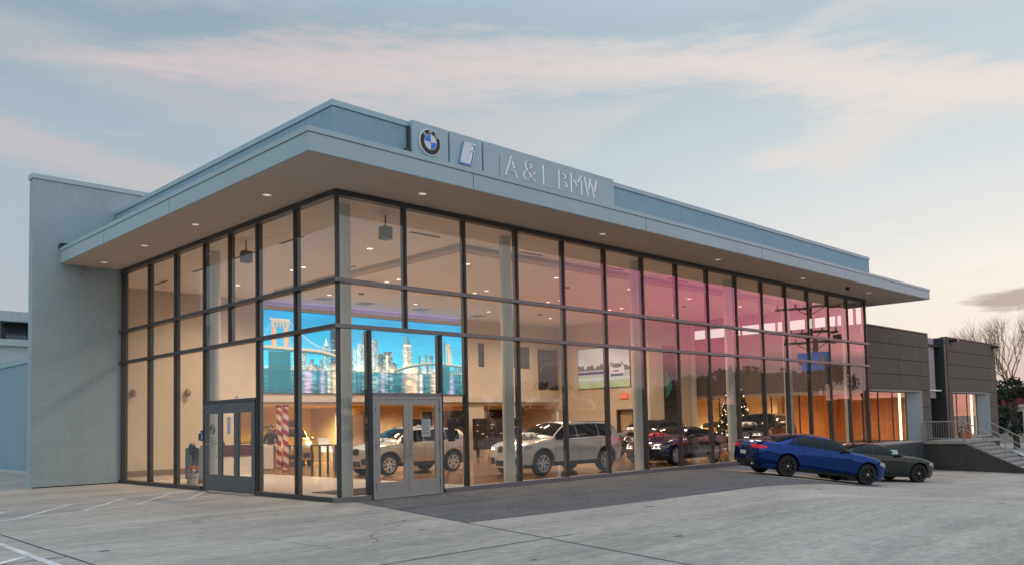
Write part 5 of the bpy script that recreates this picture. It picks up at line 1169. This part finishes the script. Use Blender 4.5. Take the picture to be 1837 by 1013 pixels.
# ------------------------------------------------------------------ showroom furniture
def make_inside():
    wht = mat('counter_white', (.60, .54, .47), .45, var=.03); mar = mat('maroon_top', (.085, .016, .02), .35, var=.06)
    t = thing('reception_desk', 'white reception desk with dark maroon upper front behind the left doors', 'desk', (4.3, 13.2, .03))
    b = MB(); b.box(2.9, 4.95, 13.0, 13.75, .03, .70); b.build('base', wht, t); b = MB(); b.box(2.86, 4.99, 12.95, 13.4, .702, 1.10); b.build('upper_front', mar, t)
    t = thing('office_chair', 'black rounded office chair back showing above the maroon desk', 'chair', (4.0, 14.2, .03))
    b = MB(); n = 12; b.prism([(3.72+.56*k/n, 1.35-.42*abs(k/n-.5)**2.2*4+.0) for k in range(n+1)]+[(4.24, .62), (3.76, .62)], 14.3, 14.38, 'y'); b.build('backrest', black, t)
    b = MB(); b.box(3.74, 4.26, 13.85, 14.3, .48, .56); b.build('seat', black, t)
    b = MB(); b.tube([(4, 14.1, .12), (4, 14.1, .48)], .03, 8)
    for k in range(5): a = 2*PI*k/5; b.bar((4, 14.1, .10), (4+.28*math.cos(a), 14.1+.28*math.sin(a), .06), .04)
    b.build('base', black, t)
    t = thing('counter', 'low white counter beside the man and the striped poles', 'counter', (5.6, 13.6, .03))
    b = MB(); b.box(5.18, 5.60, 13.2, 14.3, .16, 1.05); b.build('body', wht, t); b = MB(); b.box(5.24, 5.54, 13.26, 14.24, .03, .16); b.build('plinth', mat('plinth_tan', (.45, .30, .16), .6, var=0), t)
    o = MB(); o.add([(5.25, 13.3, 1.054), (5.5, 13.34, 1.054), (5.48, 13.75, 1.07), (5.27, 13.7, 1.08)], [(0, 1, 2, 3)]); o.box(5.28, 5.5, 13.8, 14.05, 1.052, 1.075); tag(o.build('papers', mat('paper_white', (.75, .73, .70), .8, var=.03)), 'loose white papers on the low white counter by the man', 'papers')
    candy = stripes_mat('candy_stripes', (.30, .012, .03), (.62, .52, .44), 2, 2.45, .5, .5, angle=1.0)
    for (x, y, z0, z1, lab) in ((5.98, 12.95, .031, 2.56, 'red and white striped candy pole standing nearest the glass'), (6.99, 15.3, .031, 2.6, 'red and white striped candy pole behind the man')):
        t = thing('striped_pole', lab, 'pole', (x, y, z0)); b = MB(); b.lathe([(.105, z0+.06), (.105, z1-.1)], (x, y, 0), 'z', 20); b.build('shaft', candy, t, smooth=True)
        b = MB(); b.lathe([(.115, z1-.1), (.115, z1)], (x, y, 0), 'z', 20); b.lathe([(.115, z0), (.115, z0+.06)], (x, y, 0), 'z', 20); b.build('cap', mat('cap_red', (.25, .01, .025), .5, var=0), t)
    # bar table, chairs, pedestal
    dk = mat('dark_steel', (.05, .045, .045), .4, metal=.5, var=0)
    t = thing('bar_table', 'tall narrow bar table with dark legs near the corner glass', 'table', (5.75, 9.9, .031))
    b = MB(); b.box(5.38, 6.1, 9.6, 10.2, 1.02, 1.06); b.build('tabletop', dk, t)
    for x, y in ((5.42, 9.64), (6.06, 9.64), (5.42, 10.16), (6.06, 10.16)): b = MB(); b.box(x-.03, x+.03, y-.03, y+.03, .031, 1.02); b.build('leg', dk, t)
    t = thing('white_chair', 'white moulded chair with thin legs behind the bar table', 'chair', (6.9, 11.4, .031)); cw = mat('chair_white', (.72, .68, .62), .4, var=0)
    b = MB(); b.grid([[(6.62+.5*u+.04*math.sin(PI*v), 11.65-.3*(1-v)**3*.5+.10*v, .74+.52*v) for u in np.linspace(0, 1, 5)] for v in np.linspace(0, 1, 6)]); b.grid([[(6.62+.5*u, 11.2+.46*v, .745+.02*math.sin(PI*u)*-1) for u in np.linspace(0, 1, 5)] for v in np.linspace(0, 1, 4)])
    b.grid([[(6.61+.52*u+.04*math.sin(PI*v), 11.685-.3*(1-v)**3*.5+.10*v, .735+.54*v) for u in np.linspace(0, 1, 5)] for v in np.linspace(0, 1, 6)]); b.build('shell', cw, t, smooth=True)
    for sx, sy in ((0, 0), (1, 0), (0, 1), (1, 1)): b = MB(); b.tube([(6.72+.3*sx, 11.28+.28*sy, .74), (6.58+.58*sx, 11.12+.6*sy, .031)], .013, 6); b.build('leg', cw, t)
    t = thing('pedestal', 'white square pedestal with small emblem beside the bar table', 'pedestal', (6.45, 9.9, .031))
    b = MB(); b.box(6.22, 6.70, 9.72, 10.1, .07, .99); b.build('column', wht, t); b = MB(); b.box(6.26, 6.66, 9.76, 10.06, .031, .07); b.build('plinth', dk, t)
    b = MB(); b.lathe([(.035, 9.718), (.035, 9.712)], (6.5, 0, .66), 'y', 12); b.build('emblem', mat('emblem_brown', (.25, .15, .1), .5, var=0), t)
    for x, lab in ((6.33, 'white tablet on stand on top of the pedestal'), (6.55, 'black tablet on stand on top of the pedestal')):
        b = MB(); b.obox((x, 9.85, 1.13), (.075, .02, 0), (-.003, .012, .003), (0, -.04, .14)); b.box(x-.05, x+.05, 9.82, 9.92, .99, 1.0); tag(b.build('tablet', whitem if 'white' in lab else black), lab, 'tablet')
    # things standing in the yellow recess
    b = MB(); b.box(6.9, 8.3, 21.2, 21.24, .1, 2.45); o = b.build('blind_window', stripes_mat('blind_slats', (.10, .11, .11), (.035, .04, .042), 2, 7, .5)); tag(o, 'dark window with slatted blind at the back of the yellow recess', 'window')
    t = thing('louvre_door', 'narrow brown louvred door on the yellow recess wall', 'door', (11.0, 21.2, .03)); b = MB(); b.box(10.72, 11.5, 21.19, 21.245, .03, 2.05); b.build('frame', mat('louvre_frame', (.18, .09, .04), .5, var=0), t); b = MB(); b.box(10.82, 11.4, 21.17, 21.19, .15, 1.95); b.build('slats', stripes_mat('louvre_slats', (.14, .075, .04), (.05, .03, .02), 2, 8, .5), t)
    t = thing('wall_desk', 'dark desk with small gadgets and a shelf in the yellow recess', 'desk', (9.2, 20.6, .03)); b = MB(); b.box(8.4, 10.2, 20.3, 21.0, .74, .80); b.box(8.45, 8.52, 20.35, 20.95, .03, .74); b.box(10.08, 10.15, 20.35, 20.95, .03, .74); b.build('desk', black, t)
    b = MB(); b.box(8.8, 10.0, 21.0, 21.22, 1.72, 1.76); b.build('shelf', black, t)
    b = MB()
    for k in range(9): x = 8.55+.18*k; b.box(x, x+.09, 20.6, 20.75, .80, .88+.28*random.random())
    b.build('gadget', dk, t)
    t = thing('white_cupboard', 'tall pale cupboard doors behind the bonnet of the champagne suv', 'cupboard', (11.6, 17, .03)); b = MB(); b.box(10.8, 11.38, 16.6, 17.1, .03, 2.2); b.box(11.40, 11.98, 16.6, 17.1, .03, 2.2); b.build('doors', mat('cupboard_pink', (.62, .48, .40), .5, var=.02), t); b = MB(); b.box(11.33, 11.36, 16.56, 16.6, 1.0, 1.4); b.build('handle', black, t)
    t = thing('wheel_display', 'alloy wheel mounted on a dark display board behind the champagne suv', 'display', (14.2, 15.2, .03)); b = MB(); b.box(13.75, 14.75, 15.3, 15.4, .031, 1.95); b.box(13.6, 14.9, 15.15, 15.5, .031, .08); b.build('board', black, t)
    b = MB(); b.lathe([(.30, 15.18), (.30, 15.295)], (14.05, 0, 1.45), 'y', 24); b.build('tyre', TYRE, t, smooth=True); b = MB(); b.lathe([(.24, 15.16), (.24, 15.18)], (14.05, 0, 1.45), 'y', 24); b.build('rim', RIMS, t)
    b = MB(); b.box(14.55, 15.1, 15.45, 15.52, 1.35, 2.3); b.box(14.75, 14.9, 15.5, 15.6, 1.7, 1.9); tag(b.build('wall_screen', black), 'black upright screen above the wheel display', 'screen')
    b = MB(); b.box(16.0, 17.3, 15.38, 15.44, 1.55, 2.1); b.box(16.5, 16.8, 15.44, 15.6, 1.7, 1.9); tag(b.build('wall_screen', black), 'wide black screen behind the roof of the champagne suv', 'screen')
    t = thing('accessory_board', 'wide black display board with rows of small white plates', 'display', (18.7, 14.6, .03)); b = MB(); b.box(17.0, 19.9, 14.55, 14.7, .40, 1.93); b.build('board', mat('board_black', (.022, .018, .020), .5, var=.1), t)
    b = MB(); b.box(17.2, 17.3, 14.56, 14.69, .031, .4); b.box(19.6, 19.7, 14.56, 14.69, .031, .4); b.build('foot', black, t)
    rr = random.Random(3); b = MB(); c = MB()
    for i in range(9):
        for j in range(9):
            x = 17.1+.31*i; z = .55+.145*j
            c.box(x, x+.25, 14.538, 14.549, z, z+.10)
            if rr.random() < .34 and j > 1: w_ = rr.uniform(.12, .24); b.box(x+.01, x+w_, 14.53, 14.537, z+.01, z+.07)
    c.build('slot', mat('slot_black', (.035, .028, .030), .4, var=.2), t); b.build('plate', mat('plate_pale', (.50, .43, .38), .6, var=.2), t)
    t = thing('interior_door', 'open doorway with dark frame in the tan wall under the exit sign', 'door', (24.2, 10.9, .03)); b = MB(); b.box(24.17, 24.36, 10.36, 10.46, .03, 2.25); b.box(24.17, 24.36, 11.39, 11.49, .03, 2.25); b.box(24.17, 24.36, 10.46, 11.39, 2.17, 2.25); b.build('frame', mat('door_frame_dark', (.045, .03, .025), .5, var=0), t)
    b = MB(); b.box(24.36, 24.40, 10.46, 11.39, .03, 2.17); b.build('leaf', mat('door_tan', (.5, .33, .16), .5, var=.05), t)
    # doormat
    b = MB(); b.box(.95, 3.0, .45, 2.75, .032, .045); tag(b.build('doormat', mat('mat_brown', (.045, .022, .020), .95, var=.15, bump=.5)), 'dark brown doormat inside the corner double doors', 'doormat')
    # grey stand with bow and flowers by the left doors
    t = thing('stand', 'grey square stand against the glass by the left doors', 'stand', (1.2, 9.7, .03)); b = MB(); b.box(.95, 1.5, 9.25, 10.2, .16, 1.12); b.build('body', mat('stand_grey', (.20, .22, .23), .6, var=.03), t); b = MB(); b.box(.99, 1.46, 9.29, 10.16, .03, .16); b.build('plinth', mat('plinth_brown', (.12, .085, .07), .6, var=0), t)
    bow_mesh('bow', 'dark navy ribbon bow hanging on the grey stand', (.84, 9.35, 1.08), .22, mat('bow_navy', (.02, .035, .11), .5, var=.1), tails=True, up=(-1, 0, 0))
    t = thing('flower_bucket', 'clear bucket of red and white flowers before the grey stand', 'flowers', (.66, 8.95, .03)); b = MB(); b.lathe([(.12, .031), (.16, .36), (.15, .37)], (.66, 8.95, 0), 'z', 14); b.build('bucket', mat('bucket_grey', (.38, .36, .36), .2, var=0), t)
    for m_, n, nm in ((mat('petal_red', (.5, .06, .04), .7, var=.2), 9, 'red_flowers'), (mat('petal_pale', (.62, .45, .40), .7, var=.2), 9, 'pale_flowers')):
        b = MB()
        for k in range(n): a = rr.random()*6.3; q = rr.random()*.18; b.ball((.66+q*math.cos(a), 8.95+q*math.sin(a), .42+rr.random()*.2), .05, 6, 5)
        b.build(nm, m_, t, smooth=True)
    # small things fixed to walls and doors
    b = MB(); b.box(-.012, -.009, 6.9, 7.1, 1.38, 1.58); tag(b.build('sticker', black), 'small black square sticker on the glass left of the door unit', 'sticker')
    t = thing('access_sticker', 'blue wheelchair symbol sticker on the glass beside the left doors', 'sticker', (-.0, 6.86, 1.35)); b = MB(); b.box(-.094, -.09, 6.62, 6.78, 1.36, 1.66); b.build('backing', mat('sticker_blue', (.02, .07, .22), .4, var=0), t)
    b = MB(); n = 14; b.tube([(-.097, 6.70+.05*math.cos(2*PI*k/n), 1.47+.05*math.sin(2*PI*k/n)) for k in range(4, 14)], .008, 5); b.tube([(-.097, 6.71, 1.48), (-.097, 6.70, 1.57)], .009, 5); b.ball((-.097, 6.70, 1.60), .016, 6, 5); b.build('symbol', whitem, t)
    t = thing('glass_decal', 'grey round emblem and opening hours lettering on the left door glass', 'decal', (-.05, 6.15, 1.0)); b = MB(); b.tube([(-.052, 6.13+.13*math.cos(2*PI*k/20), 1.68+.13*math.sin(2*PI*k/20)) for k in range(21)], .012, 5); dg = mat('decal_grey', (.10, .11, .12), .5, var=0); b.build('ring', dg, t)
    b = MB()
    for q in (0, 2): b.prism([(6.13, 1.68)]+[(6.13+.10*math.cos(a), 1.68+.10*math.sin(a)) for a in np.linspace(q*PI/2, (q+1)*PI/2, 6)], -.053, -.050, 'x')
    for k in range(5): b.box(-.053, -.050, 6.13-.10-.02*(k % 2), 6.13+.10, 1.42-.06*k, 1.44-.06*k)
    b.build('emblem', dg, t)
    for x, y, z, w_, h_, lab in ((2.42, -.050, 1.60, .27, .42, 'white printed notice taped on the right leaf of the double doors'),):
        b = MB(); b.box(x-w_/2, x+w_/2, y-.003, y, z-h_/2, z+h_/2); t = thing('notice', lab, 'notice', (x, y, z-h_/2)); b.build('sheet', mat('paper_grey', (.46, .50, .50), .7, var=.02), t); b = MB()
        for k in range(9): b.box(x-w_*.38, x-w_*.38+w_*(.5+.26*((k*7) % 3)/2), y-.0045, y-.003, z+h_*.40-k*h_*.095, z+h_*.40-k*h_*.095+.013)
        b.build('text_lines', mat('ink', (.12, .14, .15), .7, var=0), t)
    b = MB(); b.box(-.050, -.047, 5.08, 5.28, 1.55, 2.0); tag(b.build('notice', MATS['paper_grey']), 'white paper notice on the middle panel of the left doors', 'notice')
    b = MB(); b.box(3.14, 3.36, -.0105, -.007, 1.25, 1.62); b.box(3.12, 3.42, -.0105, -.007, 1.62, 1.80); tag(b.build('glass_sign', black), 'small black plate stuck to the glass right of the double doors', 'sign')
    for (x, y, z) in ((1.3, 15.5, 3.05), (3.3, 15.5, 3.1)):
        b = MB(); b.ball((x, y-.05, z), (.12, .14, .15), 10, 8); tag(b.build('wall_camera', mat('cam_brown', (.30, .22, .16), .4, var=0), smooth=True), 'round beige camera dome on the inner wall, %s' % ('left of the pair' if x < 2 else 'right of the pair'), 'camera', 'dome cameras on the inner wall')

def bow_mesh(name, label, c, r, m, tails=False, up=(0, 0, 1), flat=.62):
    rnd = random.Random(int(sum(c)*100)); U_ = Vector(up).normalized(); a = U_.orthogonal().normalized(); b_ = U_.cross(a); c = Vector(c); B = MB()
    for lay, (n, el, rr) in enumerate(((8, .25, 1.0), (7, .65, .8), (5, 1.1, .55))):
        for k in range(n):
            t = 2*PI*(k+.5*lay)/n+rnd.uniform(-.15, .15); d = (a*math.cos(t)+b_*math.sin(t))*math.cos(el)+U_*math.sin(el)*flat; s = U_.cross(d).normalized(); P = []
            for i in range(9):
                q = i/8; ang = 2*PI*q; rad = r*rr*(.5-.5*math.cos(ang)); h = r*rr*.30*math.sin(ang); nrm = d.cross(s).normalized(); ctr = c+d*rad+nrm*h+U_*.02
                w_ = r*.20*(.55+.45*math.sin(PI*q)); P.append([ctr-s*w_, ctr+nrm*.004, ctr+s*w_])
            B.grid(P)
    B.ball(c+U_*r*.25, r*.2, 8, 6)
    if tails:
        for s_ in (-1, 1): B.grid([[c+b_*(s_*r*.25*q*2-.03)+Vector((-.02, 0, -r*2.4*q)), c+b_*(s_*r*.25*q*2+.09)+Vector((-.02, 0, -r*2.4*q))] for q in np.linspace(0, 1, 6)])
    o = B.build(name, m, smooth=True); tag(o, label, 'bow'); return o
make_inside()
def make_bows():
    wb_, rb_ = mat('bow_white', (.78, .73, .70), .5, var=.06), mat('bow_red', (.60, .015, .02), .4, var=.08)
    bow_mesh('bow', 'big white ribbon bow on the bonnet of the silvery white suv', (8.72, 2.75, 1.17), .40, wb_)
    bow_mesh('bow', 'big white ribbon bow on the bonnet of the black suv behind the sedan', (19.6, 6.95, 1.17), .42, wb_)
    bow_mesh('bow', 'big white ribbon bow on the large black suv by the christmas tree', (23.5, 3.5, 1.28), .45, wb_)
    bow_mesh('bow', 'big red ribbon bow on the bonnet of the dark navy sedan', (15.0, 2.3, 1.0), .42, rb_)
    bow_mesh('bow', 'white and pink bow on the bonnet of the champagne suv', (6.35, 7.7, 1.11), .34, wb_)
make_bows()

def make_xmas():
    x, y = 26.5, 5.9; t = thing('christmas_tree', 'tall dark christmas tree with small lights beyond the large suv', 'tree', (x, y, .03)); r = np.random.default_rng(11)
    b = MB(); b.tube([(x, y, .03), (x, y, 4.2)], [.09, .02], 8); b.build('trunk', barkm, t)
    b = MB()
    for _ in range(5200):
        q = r.random()**.75; z = .25+4.2*(1-q); rad = 1.12*q*(1 if int(z*3.2) % 2 else .88)*(r.random()**.35); a = r.random()*2*PI; p = np.array([x+rad*math.cos(a), y+rad*math.sin(a), z])
        d = np.array([math.cos(a), math.sin(a), -.25+.5*r.normal()*.3]); d /= np.linalg.norm(d); s = np.cross(d, r.normal(size=3)); s /= np.linalg.norm(s); l = .20; b.add([p-d*l*.5, p+s*.035, p+d*l*.5, p-s*.035], [(0, 1, 2, 3)])
    b.build('crown', mat('fir_green', (.045, .060, .036), .6, var=.3), t)
    b = MB(); c = MB()
    for k in range(230): q = r.random()**.6; z = .35+4.0*(1-q); a = r.random()*2*PI; (b if r.random() < .65 else c).ball((x+1.13*q*math.cos(a), y+1.13*q*math.sin(a), z), .028, 6, 4)
    b.build('fairy_lights', mat('fairy_light', (1, .9, .7), .4, var=0, emit=(1, .84, .55), estr=2.2), t); c.build('baubles', mat('bauble_gold', (.6, .45, .2), .2, metal=.8, var=0), t)
make_xmas()

# ------------------------------------------------------------------ the man behind the counter
def make_person():
    P0 = Vector((6.46, 14.95, .031)); yaw = R(232)
    t = None
    J = dict(pelvis=((0, 0, .93), .145), spine=((.015, 0, 1.10), .140), chest=((.03, 0, 1.30), .160), neck0=((.035, 0, 1.46), .085), neck=((.05, 0, 1.52), .055), head=((.065, 0, 1.62), .085), crown=((.06, 0, 1.715), .075), chin=((.095, 0, 1.575), .05),
        lsh=((.02, .19, 1.41), .075), lel=((.05, .245, 1.15), .052), lwr=((.28, .22, 1.03), .038), lha=((.36, .19, 1.00), .036), rsh=((.02, -.19, 1.41), .075), rel=((.03, -.25, 1.14), .052), rwr=((.22, -.26, .99), .038), rha=((.31, -.22, .97), .036),
        lhip=((0, .10, .90), .105), lkn=((.05, .12, .50), .068), lan=((.0, .13, .09), .046), lto=((.16, .15, .045), .04), rhip=((0, -.10, .90), .105), rkn=((.10, -.13, .50), .068), ran=((-.02, -.17, .09), .046), rto=((.14, -.20, .045), .04))
    E_ = [('pelvis', 'spine'), ('spine', 'chest'), ('chest', 'neck0'), ('neck0', 'neck'), ('neck', 'head'), ('head', 'crown'), ('head', 'chin'), ('chest', 'lsh'), ('lsh', 'lel'), ('lel', 'lwr'), ('lwr', 'lha'), ('chest', 'rsh'), ('rsh', 'rel'), ('rel', 'rwr'), ('rwr', 'rha'), ('pelvis', 'lhip'), ('lhip', 'lkn'), ('lkn', 'lan'), ('lan', 'lto'), ('pelvis', 'rhip'), ('rhip', 'rkn'), ('rkn', 'ran'), ('ran', 'rto')]
    V = {k: list(v[0]) for k, v in J.items()}; RD = {k: v[1] for k, v in J.items()}
    for s, h in ((1, 'l'), (-1, 'r')):
        base = Vector(J[h+'ha'][0]); wr = Vector(J[h+'wr'][0]); d = (base-wr).normalized(); sd = Vector((0, s, 0))
        for k, (o_, ln) in enumerate(((.030, .070), (.011, .080), (-.009, .075), (-.028, .058))):
            n1, n2 = f'{h}f{k}a', f'{h}f{k}b'; p = base+d*.03+sd*o_; V[n1] = p; RD[n1] = .0095; V[n2] = p+d*ln*.6+Vector((0, 0, -ln*.5)); RD[n2] = .008; E_ += [(h+'ha', n1), (n1, n2)]
        n1, n2 = h+'t0', h+'t1'; V[n1] = base-sd*.035+d*-.01; RD[n1] = .012; V[n2] = base-sd*.055+d*.035; RD[n2] = .0095; E_ += [(h+'ha', n1), (n1, n2)]
    names = list(V); me = bpy.data.meshes.new('body'); me.from_pydata([tuple(V[k]) for k in names], [(names.index(a), names.index(b)) for a, b in E_], [])
    o = bpy.data.objects.new('body', me); COL.objects.link(o); sk = o.modifiers.new('s', 'SKIN'); sk.use_smooth_shade = True
    for i, k in enumerate(names): me.skin_vertices[0].data[i].radius = (RD[k], RD[k]*(.8 if k in ('chest', 'spine', 'pelvis') else 1)); me.skin_vertices[0].data[i].use_root = (k == 'pelvis')
    o.modifiers.new('d', 'SUBSURF').levels = 2
    dg = bpy.context.evaluated_depsgraph_get(); m2 = bpy.data.meshes.new_from_object(o.evaluated_get(dg)); bpy.data.objects.remove(o)
    m2.materials.clear()
    for m in (mat('skin', (.42, .22, .14), .5, var=.05), mat('jacket_dark', (.020, .019, .021), .8, var=.15), mat('jeans', (.045, .06, .10), .85, var=.15), mat('trouser_tan', (.24, .16, .09), .85, var=.1), mat('shoe', (.03, .02, .018), .5, var=0)): m2.materials.append(m)
    mi = []
    for p in m2.polygons:
        x, y, z = p.center; k = 1
        hand = min((Vector(p.center)-Vector(J['lha'][0])).length, (Vector(p.center)-Vector(J['rha'][0])).length)
        if z > 1.50 or hand < .105 and x > .2: k = 0
        elif z < .10: k = 4
        elif z < .88 and abs(y) < .28 and x < .18: k = 3 if z < .62 else 2
        mi.append(k)
    m2.polygons.foreach_set('material_index', mi)
    t = thing('person', 'man in dark jacket and jeans standing behind the low white counter', 'person', tuple(P0), world=False); t.rotation_euler.z = yaw
    b_ = bpy.data.objects.new('body', m2); COL.objects.link(b_); b_.parent = t
    # hair, face
    B = MB(); B.ball((.032, 0, 1.705), (.088, .084, .078), 14, 10); B.build('hair', mat('hair_dark', (.012, .009, .008), .7, var=.1), t, smooth=True)
    B = MB(); B.ball((.145, 0, 1.615), (.018, .012, .022), 8, 6)
    for s in (-1, 1): B.ball((.06, s*.088, 1.625), (.022, .010, .032), 8, 6)
    B.build('nose_and_ears', MATS['skin'], t, smooth=True)
    B = MB()
    for s in (-1, 1): B.ball((.138, s*.032, 1.645), (.008, .014, .007), 8, 5)
    B.ball((.140, 0, 1.572), (.006, .024, .006), 8, 5); B.build('eyes_and_mouth', mat('face_dark', (.03, .012, .01), .4, var=0), t, smooth=True)
    B = MB(); B.ball((.108, 0, 1.548), (.038, .050, .030), 10, 7); B.build('beard', MATS['hair_dark'], t, smooth=True)
make_person()
